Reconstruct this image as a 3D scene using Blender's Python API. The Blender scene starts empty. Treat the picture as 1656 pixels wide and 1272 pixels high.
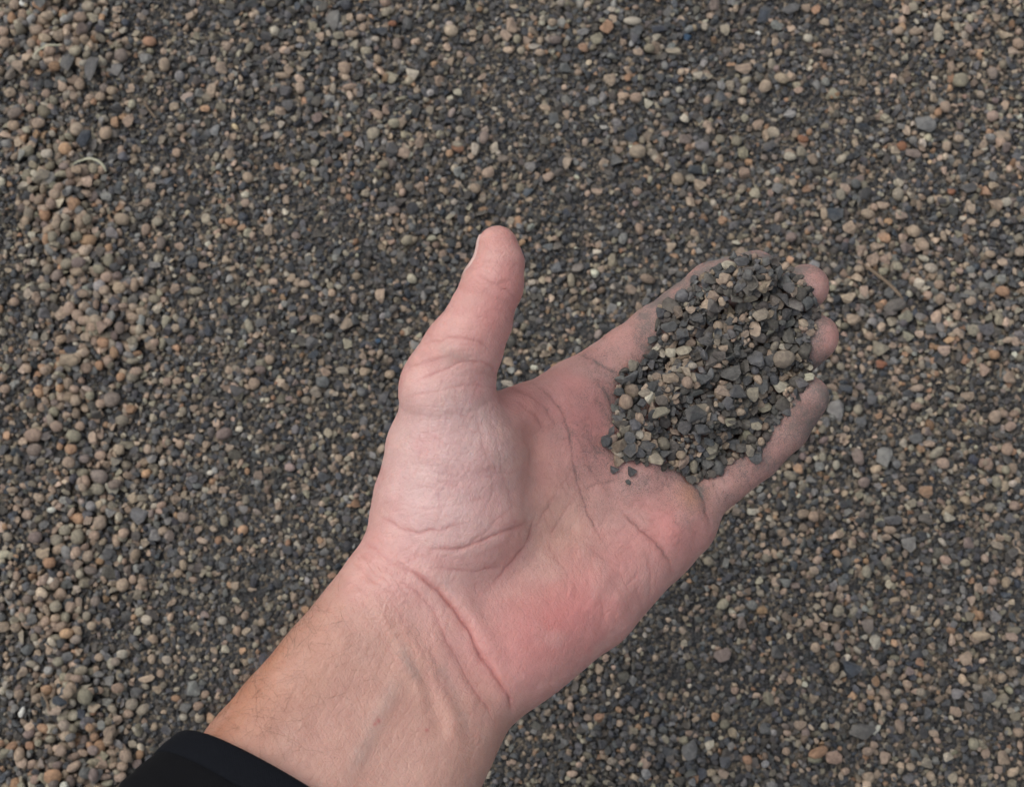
import bpy, bmesh, math, random
import numpy as np
from mathutils import Vector, Matrix, Euler
from mathutils.bvhtree import BVHTree

random.seed(7)
rng = np.random.default_rng(7)
R = math.radians
sc = bpy.context.scene
C = sc.collection

# ------------------------------------------------------------------ camera
LENS, IMG_W, IMG_H = 50.0, 1656.0, 1272.0
FPX = LENS / 36.0 * IMG_W            # focal length in photograph pixels
PXMM = 4.7                           # photograph pixels per mm at the held stones
D = FPX / PXMM                       # mm from the lens to the held stones
TILT = R(12.0)                       # camera leans forward this much from straight down
DG = 720.0                           # mm along the optical axis to the ground
cam_data = bpy.data.cameras.new('camera')
cam = bpy.data.objects.new('camera', cam_data)
C.objects.link(cam)
cam.location = (0, -DG * math.sin(TILT) / 1000, DG * math.cos(TILT) / 1000)
cam.rotation_euler = (TILT, 0, 0)
cam_data.lens = LENS
cam_data.sensor_width = 36.0
cam_data.clip_start = 0.01
cam_data.clip_end = 300
cam_data.dof.use_dof = True
cam_data.dof.focus_distance = D / 1000 - 0.002
cam_data.dof.aperture_fstop = 20.0
sc.camera = cam
CAM_M = Matrix.Translation(cam.location) @ cam.rotation_euler.to_matrix().to_4x4()
CR = np.array(cam.rotation_euler.to_matrix())
CT = np.array(cam.location)

# ------------------------------------------------------------------ sky, sun, exposure
SUN_EL, SUN_AZ = R(58), R(-62)       # azimuth measured from +Y (top of the picture) towards +X
world = bpy.data.worlds.new('World')
sc.world = world
world.use_nodes = True
wn = world.node_tree
wn.nodes.clear()
sky = wn.nodes.new('ShaderNodeTexSky')
sky.sky_type = 'NISHITA'
sky.sun_disc = False
sky.sun_elevation = SUN_EL
sky.sun_rotation = SUN_AZ
sky.dust_density = 3.0
hs = wn.nodes.new('ShaderNodeHueSaturation')      # overcast: the cloud layer takes most of the blue out
hs.inputs['Saturation'].default_value = 0.40
bg = wn.nodes.new('ShaderNodeBackground')
bg.inputs['Strength'].default_value = 0.15
wo = wn.nodes.new('ShaderNodeOutputWorld')
wn.links.new(sky.outputs['Color'], hs.inputs['Color'])
wn.links.new(hs.outputs['Color'], bg.inputs['Color'])
wn.links.new(bg.outputs['Background'], wo.inputs['Surface'])
sun_data = bpy.data.lights.new('sun', 'SUN')
sun_data.energy = 0.95
sun_data.angle = R(55)
sun_data.color = (1.0, 0.98, 0.95)
sun = bpy.data.objects.new('sun', sun_data)
C.objects.link(sun)
sd = Vector((math.sin(SUN_AZ) * math.cos(SUN_EL), math.cos(SUN_AZ) * math.cos(SUN_EL), math.sin(SUN_EL)))
sun.rotation_euler = sd.to_track_quat('Z', 'Y').to_euler()
sun.location = (-1, 1, 2)
sc.view_settings.view_transform = 'Standard'
sc.view_settings.look = 'None'
sc.view_settings.exposure = 0.12
sc.view_settings.gamma = 1.0
sc.render.engine = 'CYCLES'
sc.cycles.use_denoising = True
sc.cycles.use_adaptive_sampling = True
sc.cycles.adaptive_threshold = 0.03
sc.cycles.max_bounces = 4
sc.cycles.diffuse_bounces = 2
sc.cycles.glossy_bounces = 1
sc.cycles.caustics_reflective = False
sc.cycles.caustics_refractive = False
sc.render.use_persistent_data = False

# ------------------------------------------------------------------ helpers
def tag(o, label=None, cat=None, group=None, kind=None):
    if label: o['label'] = label
    if cat: o['category'] = cat
    if group: o['group'] = group
    if kind: o['kind'] = kind
    return o

def link(o, parent=None):
    C.objects.link(o)
    if parent is not None:
        o.parent = parent
    return o

def cam_to_world(p):
    """p: (n,3) mm in the camera frame (x right, y up, z towards the lens, 0 at the held stones) -> metres in the world"""
    q = np.array(p, float).copy()
    q[:, 2] -= D
    return (q / 1000.0) @ CR.T + CT

def world_to_px(w):
    q = (np.asarray(w) - CT) @ CR * 1000.0
    z = -q[:, 2]
    return np.stack([828 + FPX * q[:, 0] / z, 636 - FPX * q[:, 1] / z], 1), z

def px_to_ground(px, py, h=0.0):
    d = np.array([(px - 828) / FPX, (636 - py) / FPX, -1.0]) @ CR.T
    t = (h - CT[2]) / d[2]
    return CT + d * t, t * 1000.0         # point, and mm along the axis

def in_poly(x, y, poly):
    x = np.asarray(x); y = np.asarray(y)
    ins = np.zeros(x.shape, bool)
    n = len(poly)
    for i in range(n):
        x1, y1 = poly[i]; x2, y2 = poly[(i + 1) % n]
        if y1 == y2: continue
        c = ((y1 > y) != (y2 > y)) & (x < (x2 - x1) * (y - y1) / (y2 - y1) + x1)
        ins ^= c
    return ins

def poly_dist(x, y, pts, closed=False):
    """distance from points to a polyline"""
    best = np.full(np.shape(x), 1e9, np.float32)
    tt = np.zeros(np.shape(x), np.float32)
    pts = list(pts) + ([pts[0]] if closed else [])
    n = len(pts) - 1
    for i in range(n):
        ax, ay = pts[i][:2]; bx, by = pts[i + 1][:2]
        dx, dy = bx - ax, by - ay
        L = dx * dx + dy * dy + 1e-9
        t = np.clip(((x - ax) * dx + (y - ay) * dy) / L, 0, 1)
        d = np.hypot(x - ax - t * dx, y - ay - t * dy)
        m = d < best
        best[m] = d[m]
        tt[m] = (i + t[m]) / n
    return best, tt

_lat = rng.random((64, 64, 64)).astype(np.float32)
def vnoise(p, scale):
    """smooth value noise in [0,1] at p*scale"""
    q = np.asarray(p, np.float32) * scale + 1000.0
    i = np.floor(q).astype(np.int32)
    f = q - i
    f = f * f * (3 - 2 * f)
    i &= 63
    j = (i + 1) & 63
    x0, y0, z0 = i.T; x1, y1, z1 = j.T
    fx, fy, fz = f.T
    a = _lat[x0, y0, z0] * (1 - fx) + _lat[x1, y0, z0] * fx
    b = _lat[x0, y1, z0] * (1 - fx) + _lat[x1, y1, z0] * fx
    c = _lat[x0, y0, z1] * (1 - fx) + _lat[x1, y0, z1] * fx
    d = _lat[x0, y1, z1] * (1 - fx) + _lat[x1, y1, z1] * fx
    return (a * (1 - fy) + b * fy) * (1 - fz) + (c * (1 - fy) + d * fy) * fz

def sstep(a, b, x):
    t = np.clip((x - a) / (b - a), 0, 1)
    return t * t * (3 - 2 * t)

def srgb(r, g, b):
    v = np.array([r, g, b], float) / 255
    return np.where(v <= 0.04045, v / 12.92, ((v + 0.055) / 1.055) ** 2.4)

class NT:
    """small node-tree helper"""
    def __init__(self, name):
        self.mat = bpy.data.materials.new(name)
        self.mat.use_nodes = True
        self.t = self.mat.node_tree
        self.t.nodes.clear()
        self.out = self.t.nodes.new('ShaderNodeOutputMaterial')
    def n(self, typ, props=None, **inp):
        nd = self.t.nodes.new(typ)
        for k, v in (props or {}).items():
            setattr(nd, k, v)
        for k, v in inp.items():
            key = int(k[1:]) if k[0] == '_' else k.replace('_', ' ')
            s = nd.inputs[key]
            if isinstance(v, bpy.types.NodeSocket):
                self.t.links.new(v, s)
            else:
                s.default_value = v
        return nd
    def math(self, op, a, b=0.0, clamp=False):
        return self.n('ShaderNodeMath', {'operation': op, 'use_clamp': clamp}, _0=a, _1=b).outputs[0]
    def mix(self, f, a, b, blend='MIX'):
        nd = self.n('ShaderNodeMix', {'data_type': 'RGBA', 'blend_type': blend})
        for s, v in ((nd.inputs[0], f), (nd.inputs[6], a), (nd.inputs[7], b)):
            if isinstance(v, bpy.types.NodeSocket): self.t.links.new(v, s)
            else: s.default_value = v if not isinstance(v, tuple) or len(v) == 4 else (*v, 1)
        return nd.outputs[2]
    def ramp(self, fac, a, b, lo=0.0, hi=1.0):
        nd = self.n('ShaderNodeMapRange', {'interpolation_type': 'SMOOTHSTEP'}, _0=fac, _1=a, _2=b, _3=lo, _4=hi)
        return nd.outputs[0]

# ------------------------------------------------------------------ materials
def mat_stone():
    m = NT('stone')
    col = m.n('ShaderNodeAttribute', {'attribute_type': 'INSTANCER', 'attribute_name': 'col'}).outputs['Color']
    rnd = m.n('ShaderNodeObjectInfo').outputs['Random']
    tc = m.n('ShaderNodeTexCoord').outputs['Object']
    off = m.n('ShaderNodeVectorMath', {'operation': 'ADD'}, _0=tc,
              _1=m.n('ShaderNodeCombineXYZ', X=m.math('MULTIPLY', rnd, 37.0), Y=m.math('MULTIPLY', rnd, 91.0), Z=rnd).outputs[0]).outputs[0]
    n1 = m.n('ShaderNodeTexNoise', Vector=off, Scale=1.6, Detail=4.0, Roughness=0.65).outputs['Fac']
    n2 = m.n('ShaderNodeTexNoise', Vector=off, Scale=7.0, Detail=3.0, Roughness=0.7).outputs['Fac']
    # mottling and dust: both lie on the stone itself
    c1 = m.mix(m.ramp(n1, 0.3, 0.72), m.mix(1.0, col, (0.72, 0.70, 0.70), 'MULTIPLY'), m.mix(1.0, col, (1.22, 1.2, 1.16), 'MULTIPLY'))
    c2 = m.mix(m.ramp(n2, 0.56, 0.78, 0.0, 0.24), c1, (0.20, 0.188, 0.17))
    c3 = m.mix(m.ramp(n2, 0.42, 0.25, 0.0, 0.35), c2, (0.03, 0.028, 0.026))
    ed = m.n('ShaderNodeAttribute', {'attribute_name': 'edge'}).outputs['Fac']      # worn, dusty edges of broken stones
    c3 = m.mix(m.math('MULTIPLY', ed, m.ramp(n2, 0.40, 0.62, 0.05, 0.55)), c3, (0.25, 0.225, 0.185))
    bump = m.n('ShaderNodeBump', Strength=0.8, Distance=0.0006, Height=m.math('ADD', n1, m.math('MULTIPLY', n2, 0.5)))
    b = m.n('ShaderNodeBsdfPrincipled', Base_Color=c3, Roughness=0.86, Normal=bump.outputs[0])
    b.inputs['Specular IOR Level'].default_value = 0.25
    m.t.links.new(b.outputs[0], m.out.inputs['Surface'])
    return m.mat

def mat_ground():
    m = NT('fine_grit')
    tc = m.n('ShaderNodeNewGeometry').outputs['Position']
    v = m.n('ShaderNodeTexVoronoi', Vector=tc, Scale=560.0)
    n = m.n('ShaderNodeTexNoise', Vector=tc, Scale=900.0, Detail=2.0).outputs['Fac']
    sepn = m.n('ShaderNodeSeparateColor', _0=v.outputs['Color'])
    pick = m.ramp(sepn.outputs[0], 0.62, 0.72)
    c = m.mix(pick, m.mix(sepn.outputs[1], (0.042, 0.042, 0.043), (0.085, 0.083, 0.080)), m.mix(sepn.outputs[2], (0.15, 0.125, 0.095), (0.26, 0.215, 0.16)))
    c = m.mix(m.ramp(n, 0.3, 0.7, 0.0, 0.4), c, (0.062, 0.058, 0.053))
    hgt = m.math('SUBTRACT', 1.0, v.outputs['Distance'])
    bump = m.n('ShaderNodeBump', Strength=1.0, Distance=0.0018, Height=hgt)
    b = m.n('ShaderNodeBsdfPrincipled', Base_Color=c, Roughness=0.95, Normal=bump.outputs[0])
    b.inputs['Specular IOR Level'].default_value = 0.1
    m.t.links.new(b.outputs[0], m.out.inputs['Surface'])
    return m.mat

def mat_skin():
    m = NT('skin')
    col = m.n('ShaderNodeAttribute', {'attribute_name': 'skin'}).outputs['Color']
    dust = m.n('ShaderNodeAttribute', {'attribute_name': 'dust'}).outputs['Fac']
    arm = m.n('ShaderNodeAttribute', {'attribute_name': 'hairy'}).outputs['Fac']
    tc = m.n('ShaderNodeTexCoord').outputs['Object']
    nb = m.n('ShaderNodeTexNoise', Vector=tc, Scale=160.0, Detail=3.0, Roughness=0.6).outputs['Fac']
    nm = m.n('ShaderNodeTexNoise', Vector=tc, Scale=700.0, Detail=3.0, Roughness=0.6).outputs['Fac']
    nf = m.n('ShaderNodeTexNoise', Vector=tc, Scale=3600.0, Detail=2.0, Roughness=0.6).outputs['Fac']
    c = m.mix(m.ramp(nb, 0.3, 0.7), m.mix(1.0, col, (0.95, 0.93, 0.93), 'MULTIPLY'), m.mix(1.0, col, (1.04, 1.06, 1.06), 'MULTIPLY'))
    c = m.mix(m.ramp(nm, 0.52, 0.75, 0.0, 0.22), c, m.mix(1.0, c, (0.95, 0.74, 0.72), 'MULTIPLY'))
    # grey stone dust: sparse specks where the mask is weak, a film where it is strong
    thr = m.math('SUBTRACT', 0.74, m.math('MULTIPLY', dust, 0.42))
    speck = m.ramp(m.math('SUBTRACT', m.math('ADD', m.math('MULTIPLY', nf, 0.78), m.math('MULTIPLY', nm, 0.22)), thr), -0.04, 0.12)
    df = m.math('MULTIPLY', speck, m.ramp(dust, 0.03, 0.45, 0.0, 0.75))
    df = m.math('ADD', m.math('MULTIPLY', df, 0.55), m.math('MULTIPLY', dust, 0.56), True)
    c = m.mix(df, c, (0.165, 0.138, 0.122))
    spk = m.ramp(m.math('ADD', m.math('MULTIPLY', nf, 0.85), m.math('MULTIPLY', nm, 0.15)), 0.50, 0.66)
    c = m.mix(m.math('MULTIPLY', spk, m.ramp(dust, 0.12, 0.7, 0.0, 0.55)), c, (0.075, 0.062, 0.055))
    vor = m.n('ShaderNodeTexVoronoi', {'feature': 'DISTANCE_TO_EDGE'}, Vector=tc, Scale=900.0).outputs['Distance']
    cell = m.ramp(vor, 0.0, 0.14)
    # fine crossing skin lines
    lines = None
    for rot_, sc_ in ((0.5, 520.0), (1.7, 430.0), (2.6, 610.0)):
        mp = m.n('ShaderNodeMapping', Vector=tc); mp.inputs['Rotation'].default_value = (0.3, 0.2, rot_)
        w_ = m.n('ShaderNodeTexWave', {'bands_direction': 'X', 'wave_profile': 'TRI'}, Vector=mp.outputs[0], Scale=sc_ / 6.28 * 1.5, Distortion=5.0, Detail=3.0).outputs['Fac']
        w_.node.inputs['Detail Scale'].default_value = 1.4
        l_ = m.ramp(w_, 0.0, 0.35)
        lines = l_ if lines is None else m.math('ADD', lines, l_)
    hgt = m.math('ADD', m.math('MULTIPLY', nm, 0.8), m.math('MULTIPLY', cell, 0.35))
    hgt = m.math('ADD', hgt, m.math('MULTIPLY', nf, 0.3))
    hgt = m.math('ADD', hgt, m.math('MULTIPLY', lines, 0.22))
    bump = m.n('ShaderNodeBump', Strength=0.55, Distance=0.00035, Height=hgt)
    b = m.n('ShaderNodeBsdfPrincipled', Base_Color=c, Normal=bump.outputs[0],
            Roughness=m.math('ADD', 0.40, m.math('MULTIPLY', dust, 0.4)))
    b.inputs['Specular IOR Level'].default_value = 0.48
    b.inputs['Subsurface Weight'].default_value = 0.35
    b.inputs['Subsurface Radius'].default_value = (1.0, 0.38, 0.22)
    b.inputs['Subsurface Scale'].default_value = 0.002
    m.t.links.new(b.outputs[0], m.out.inputs['Surface'])
    return m.mat

def mat_simple(name, col, rough, bump_scale=None, bump_d=0.0003, var=0.15, spec=0.3):
    m = NT(name)
    tc = m.n('ShaderNodeTexCoord').outputs['Object']
    n = m.n('ShaderNodeTexNoise', Vector=tc, Scale=bump_scale or 300.0, Detail=4.0, Roughness=0.65).outputs['Fac']
    c = m.mix(n, tuple(x * (1 - var) for x in col), tuple(min(1, x * (1 + var)) for x in col))
    b = m.n('ShaderNodeBsdfPrincipled', Base_Color=c, Roughness=rough)
    b.inputs['Specular IOR Level'].default_value = spec
    if bump_scale:
        b2 = m.n('ShaderNodeBump', Strength=0.6, Distance=bump_d, Height=n)
        m.t.links.new(b2.outputs[0], b.inputs['Normal'])
    m.t.links.new(b.outputs[0], m.out.inputs['Surface'])
    return m.mat

def mat_fabric(name, col, warp=1900.0):
    m = NT(name)
    tc = m.n('ShaderNodeTexCoord').outputs['Object']
    w1 = m.n('ShaderNodeTexWave', {'bands_direction': 'X'}, Vector=tc, Scale=warp / 6.28 * 2, Distortion=0.6).outputs['Fac']
    n = m.n('ShaderNodeTexNoise', Vector=tc, Scale=900.0, Detail=3.0).outputs['Fac']
    h = m.math('ADD', m.math('MULTIPLY', w1, 0.4), n)
    bump = m.n('ShaderNodeBump', Strength=0.4, Distance=0.0003, Height=h)
    c = m.mix(n, tuple(x * 0.75 for x in col), tuple(x * 1.25 for x in col))
    b = m.n('ShaderNodeBsdfPrincipled', Base_Color=c, Roughness=0.8, Normal=bump.outputs[0])
    b.inputs['Specular IOR Level'].default_value = 0.1
    b.inputs['Sheen Weight'].default_value = 0.015
    m.t.links.new(b.outputs[0], m.out.inputs['Surface'])
    return m.mat

M_STONE = mat_stone()
M_GROUND = mat_ground()
M_SKIN = mat_skin()
M_NAIL = mat_simple('nail', (0.62, 0.42, 0.37), 0.32, 400.0, 0.0001, 0.06, 0.45)
M_HAIR = mat_simple('hair', (0.13, 0.07, 0.038), 0.5, None)
M_SLEEVE = mat_fabric('black_fabric', (0.0042, 0.0042, 0.0052))
M_CUFF = mat_fabric('navy_black_fabric', (0.0052, 0.0060, 0.0085))
M_STRAW = mat_simple('dry_straw', (0.46, 0.44, 0.31), 0.6, 900.0)
M_TWIG = mat_simple('dry_twig', (0.19, 0.14, 0.095), 0.8, 900.0)

# ------------------------------------------------------------------ the hand and forearm: a smooth field meshed and then carved
def P(px, py, z):
    k = (D - z) / D / PXMM
    return np.array([(px - 828) * k, (636 - py) * k, z], np.float32)

def Q(r, z):
    return r / PXMM * (D - z) / D

CHAINS = {
 'fore_a': [(628, 972, 30, 92), (425, 1235, 50, 105), (250, 1480, 75, 115)],
 'fore_b': [(757, 1098, 28, 92), (650, 1300, 48, 105), (470, 1560, 75, 115)],
 'fore_c': [(692, 1035, 29, 98), (540, 1270, 49, 112), (360, 1520, 75, 120)],
 'thenar': [(690, 930, 21, 104), (728, 838, 20, 130), (737, 740, 24, 113), (723, 640, 33, 77)],
 'thumb': [(722, 622, 33, 72), (750, 560, 38, 62), (775, 515, 40, 53), (797, 460, 42, 49), (807, 424, 42, 39), (805, 398, 41, 33.5)],
 'hypo': [(835, 1040, 20, 100), (940, 965, 8, 92), (1050, 872, -4, 78), (1096, 842, -6, 64)],
 'm2': [(740, 930, 20, 80), (930, 655, -2, 64)],
 'm3': [(760, 960, 18, 85), (985, 715, -6, 62)],
 'm4': [(790, 1000, 18, 88), (1030, 785, -7, 62)],
 'web': [(805, 682, 20, 48), (860, 664, 8, 46), (930, 637, -4, 48)],
 'mound5': [(1072, 842, 1, 44), (1092, 822, 0, 40)],
 'mound4': [(1015, 770, -1, 46), (1040, 752, -2, 42)],
 'index': [(940, 640, -6, 58), (1015, 575, -9, 47), (1060, 540, -12, 46), (1105, 506, -13, 44), (1153, 467, -10, 42), (1222, 441, -3, 38)],
 'middle': [(1000, 700, -8, 58), (1075, 636, -12, 46), (1170, 560, -18, 45), (1240, 510, -16, 42), (1304, 464, -8, 38)],
 'ring': [(1045, 775, -8, 56), (1110, 710, -12, 46), (1205, 635, -18, 44), (1262, 590, -16, 41), (1317, 545, -9, 39)],
 'pinky': [(1085, 850, -6, 56), (1132, 803, -9, 44), (1222, 736, -13, 39), (1273, 690, -11, 37), (1307, 642, -4, 35)],
}
CH3 = {k: [(P(a, b, z), Q(r, z)) for a, b, z, r in v] for k, v in CHAINS.items()}

def smin(a, b, k):
    h = np.maximum(k - np.abs(a - b), 0) / k
    return np.minimum(a, b) - h * h * k * 0.25

def chain_sdf(p, nodes, k=2.0):
    best = None
    for (a, ra), (b, rb) in zip(nodes[:-1], nodes[1:]):
        ab = b - a
        t = np.clip(((p - a) @ ab) / float(ab @ ab), 0, 1)
        d = np.sqrt(((p - a - t[:, None] * ab) ** 2).sum(1)) - (ra + (rb - ra) * t)
        best = d if best is None else smin(best, d, k)
    return best

def hand_sdf(p):
    p = np.asarray(p, np.float32)
    g = {k: chain_sdf(p, v) for k, v in CH3.items()}
    fore = smin(smin(g['fore_a'], g['fore_c'], 9), g['fore_b'], 9)
    palm = smin(smin(g['m2'], g['m3'], 8), g['m4'], 8)
    palm = smin(palm, g['hypo'], 9)
    palm = smin(palm, g['web'], 7)
    palm = smin(palm, g['mound5'], 4)
    palm = smin(palm, g['mound4'], 5)
    th = smin(g['thenar'], g['thumb'], 4)
    palm = smin(palm, th, 5.0)
    fing = smin(smin(smin(g['index'], g['middle'], 1.3), g['ring'], 1.3), g['pinky'], 1.3)
    body = smin(palm, fing, 4.5)
    return smin(body, fore, 12)

def surface_nets(h):
    lo = np.array([-135, -205, -45], np.float32); hi = np.array([122, 66, 108], np.float32)
    n = np.ceil((hi - lo) / h).astype(int) + 1
    # coarse pass to find the blocks near the surface
    ax = [lo[i] + h * np.arange(n[i]) for i in range(3)]
    F = np.full(n, 50.0, np.float32)
    B = 6
    cx = [np.minimum(np.arange(0, n[i], B) + B / 2, n[i] - 1) for i in range(3)]
    G = np.stack(np.meshgrid(*[lo[i] + h * cx[i] for i in range(3)], indexing='ij'), -1).reshape(-1, 3)
    cd = hand_sdf(G).reshape([len(c) for c in cx])
    near = np.abs(cd) < B * h * 0.9 + 9
    full = np.repeat(np.repeat(np.repeat(near, B, 0), B, 1), B, 2)[:n[0], :n[1], :n[2]]
    sgn = np.repeat(np.repeat(np.repeat(cd, B, 0), B, 1), B, 2)[:n[0], :n[1], :n[2]]
    F[:] = sgn
    ii = np.argwhere(full)
    F[full] = hand_sdf(lo + h * ii)
    s = F < 0
    cs = [s[a:n[0] - 1 + a, b:n[1] - 1 + b, c:n[2] - 1 + c] for a in (0, 1) for b in (0, 1) for c in (0, 1)]
    cnt = sum(x.astype(np.int8) for x in cs)
    act = (cnt > 0) & (cnt < 8)
    cells = np.argwhere(act)
    vid = np.full(act.shape, -1, np.int32)
    vid[act] = np.arange(len(cells))
    acc = np.zeros((len(cells), 3)); num = np.zeros(len(cells))
    corners = [(a, b, c) for a in (0, 1) for b in (0, 1) for c in (0, 1)]
    for a in corners:
        for axis in range(3):
            if a[axis]: continue
            b = list(a); b[axis] = 1
            fa = F[tuple((cells + a).T)]; fb = F[tuple((cells + b).T)]
            m = (fa < 0) != (fb < 0)
            t = fa[m] / (fa[m] - fb[m])
            q = np.array(a, float) + np.zeros((m.sum(), 3))
            q[:, axis] += t
            acc[m] += q; num[m] += 1
    V = lo + h * (cells + acc / num[:, None])
    faces = []
    for axis in range(3):
        u, w = (axis + 1) % 3, (axis + 2) % 3
        sl0 = [slice(None)] * 3; sl1 = [slice(None)] * 3
        sl0[axis] = slice(0, n[axis] - 1); sl1[axis] = slice(1, n[axis])
        A = s[tuple(sl0)]; Bm = s[tuple(sl1)]
        e = np.argwhere(A != Bm)
        e = e[(e[:, u] > 0) & (e[:, w] > 0) & (e[:, u] < n[u] - 1) & (e[:, w] < n[w] - 1)]
        flip = A[tuple(e.T)]
        def at(du, dw):
            c = e.copy(); c[:, u] -= du; c[:, w] -= dw
            return vid[tuple(c.T)]
        q = np.stack([at(1, 1), at(0, 1), at(0, 0), at(1, 0)], 1)
        q[~flip] = q[~flip][:, ::-1]
        faces.append(q)
    Fq = np.concatenate(faces)
    return V, Fq[(Fq >= 0).all(1)]

def mesh_from(name, V, Fq):
    me = bpy.data.meshes.new(name)
    me.from_pydata(V.tolist() if hasattr(V, 'tolist') else V, [], Fq.tolist() if hasattr(Fq, 'tolist') else Fq)
    me.update()
    return me

def get_co(me):
    a = np.empty(len(me.vertices) * 3, np.float32); me.vertices.foreach_get('co', a); return a.reshape(-1, 3)

def get_no(me):
    a = np.empty(len(me.vertices) * 3, np.float32); me.vertex_normals.foreach_get('vector', a); return a.reshape(-1, 3)

def set_co(me, co):
    me.vertices.foreach_set('co', np.ascontiguousarray(co, np.float32).ravel()); me.update()

def subdivide(me, levels):
    o = bpy.data.objects.new('tmp', me); C.objects.link(o)
    md = o.modifiers.new('s', 'SUBSURF'); md.levels = levels; md.render_levels = levels
    dg = bpy.context.evaluated_depsgraph_get()
    new = bpy.data.meshes.new_from_object(o.evaluated_get(dg))
    bpy.data.objects.remove(o)
    bpy.data.meshes.remove(me)
    return new

V, Fq = surface_nets(1.6)
for _ in range(3):
    e = 0.3
    d0 = hand_sdf(V)
    g = np.stack([hand_sdf(V + np.eye(3)[i] * e) - hand_sdf(V - np.eye(3)[i] * e) for i in range(3)], 1) / (2 * e)
    gl = (g * g).sum(1)
    V = V - g * (d0 / np.maximum(gl, 0.2))[:, None]
hand_me = subdivide(mesh_from('hand', V, Fq), 2)
co = get_co(hand_me); no = get_no(hand_me)
co = co - no * hand_sdf(co)[:, None] * 0.8
set_co(hand_me, co); no = get_no(hand_me)

# apparent photograph pixel of every skin point, used to lay out creases, veins and skin tints where they are on the palm
kz = PXMM * D / (D - co[:, 2])
u = 828 + co[:, 0] * kz
v = 636 - co[:, 1] * kz
front = sstep(-0.05, 0.35, no[:, 2])
disp = np.zeros(len(co), np.float32)
crease_tint = np.zeros(len(co), np.float32)
wob_u = (vnoise(co, 0.35) - 0.5) * 5; wob_v = (vnoise(co + 31, 0.35) - 0.5) * 5
uu, vv = u + wob_u, v + wob_v

#CREASES
CREASES = [  # (depth mm, half-width px, tint, points)
 (0.55, 5, .6, [(614, 832), (648, 854), (679, 861), (727, 853), (752, 846)]),
 (0.55, 5, .7, [(685, 885), (745, 886), (787, 871), (829, 853), (860, 840)]),
 (0.35, 4, .5, [(705, 917), (769, 921), (817, 914)]),
 (0.75, 6, .7, [(860, 838), (857, 864), (838, 894), (814, 923), (789, 956)]),
 (0.25, 4, .3, [(903, 789), (880, 830), (858, 856)]),
 (0.55, 5, .65, [(856, 613), (883, 634), (906, 661), (918, 693), (923, 723), (930, 759), (938, 795), (948, 825), (966, 858), (985, 893)]),
 (0.5, 4, .6, [(808, 621), (829, 627), (856, 640), (880, 660), (902, 690)]),
 (0.35, 3.5, .5, [(835, 648), (862, 668), (880, 700)]),
 (0.45, 4, .7, [(935, 572), (957, 580), (984, 598), (1000, 606)]),
 (0.5, 4, .6, [(671, 618), (694, 606), (727, 594), (751, 585), (775, 583), (793, 591), (800, 604)]),
 (0.4, 4, .6, [(688, 557), (721, 547), (751, 545), (775, 552), (790, 564)]),
 (0.45, 4, .6, [(772, 446), (799, 457), (820, 468), (834, 482)]),
 (0.3, 4, .4, [(659, 642), (709, 630), (751, 622), (799, 626)]),
 (0.25, 3, .3, [(664, 596), (700, 584), (735, 572)]),
 (0.8, 6, .9, [(1003, 822), (1032, 851), (1062, 877), (1081, 904), (1087, 930)]),
 (0.9, 7, .8, [(1105, 764), (1118, 778), (1133, 795), (1142, 818), (1146, 852)]),
 (0.35, 4, .4, [(930, 802), (908, 838), (888, 866)]),
 (0.4, 6, .3, [(884, 875), (900, 904), (916, 925)]),
 (0.35, 6, .3, [(1040, 885), (1052, 915), (1053, 950), (1045, 990)]),
 (1.1, 7, .9, [(644, 914), (673, 928), (706, 953), (734, 985), (759, 1022), (780, 1064), (804, 1096), (824, 1128), (829, 1152)]),
 (0.45, 5, .5, [(640, 935), (668, 950), (700, 985), (726, 1043), (755, 1096), (788, 1146), (803, 1180)]),
 (0.3, 4, .4, [(588, 872), (623, 900), (650, 920)]),
 (0.25, 4, .3, [(578, 892), (612, 915), (640, 935)]),
 (0.25, 4, .3, [(566, 905), (600, 934), (636, 960)]),
 (0.3, 4, .4, [(922, 700), (940, 720), (955, 760), (985, 800)]),
 (0.3, 4, .4, [(938, 795), (970, 780), (1003, 775)]),
 (0.25, 3.5, .3, [(720, 900), (760, 880), (800, 845), (830, 815)]),
 (0.2, 3, .2, [(650, 840), (690, 825), (740, 815), (800, 800)]),
 (0.2, 3, .2, [(790, 660), (805, 720), (820, 790), (835, 830)]),
 (0.2, 3, .2, [(770, 665), (785, 730), (803, 790)]),
 (0.3, 4, .3, [(945, 880), (975, 905), (1010, 915)]),
 (0.4, 5, .4, [(960, 610), (985, 640), (996, 690)]),
]
# small secondary lines of the palm
_rl = random.Random(3)
for cx, cy, rx, ry, ang, n_ in ((735, 730, 80, 120, 8, 22), (735, 700, 80, 120, 98, 16), (730, 880, 90, 40, -25, 12), (900, 840, 60, 110, 62, 12), (940, 720, 45, 90, 20, 12), (1040, 860, 60, 60, -35, 8),
                                (960, 950, 90, 60, 70, 12), (620, 930, 60, 45, 38, 14), (680, 1040, 90, 90, 58, 10), (740, 580, 60, 40, -8, 10), (800, 460, 35, 60, 22, 9), (1000, 640, 40, 60, 50, 8), (1180, 770, 50, 40, 45, 8), (1060, 820, 50, 40, 20, 8)):
    for _ in range(2 * n_):
        x0 = cx + _rl.gauss(0, .5) * rx; y0 = cy + _rl.gauss(0, .5) * ry; a_ = R(ang + _rl.gauss(0, 14)); L_ = _rl.uniform(18, 60); bn = _rl.gauss(0, .25)
        CREASES.append((_rl.uniform(.10, .26) * (0.4 if cx in (735, 730, 740) else 1.0), 2.6, _rl.uniform(.08, .25), [(x0 + L_ * t * math.cos(a_ + bn * t), y0 + L_ * t * math.sin(a_ + bn * t)) for t in (-.5, -.2, .15, .5)]))
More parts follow.
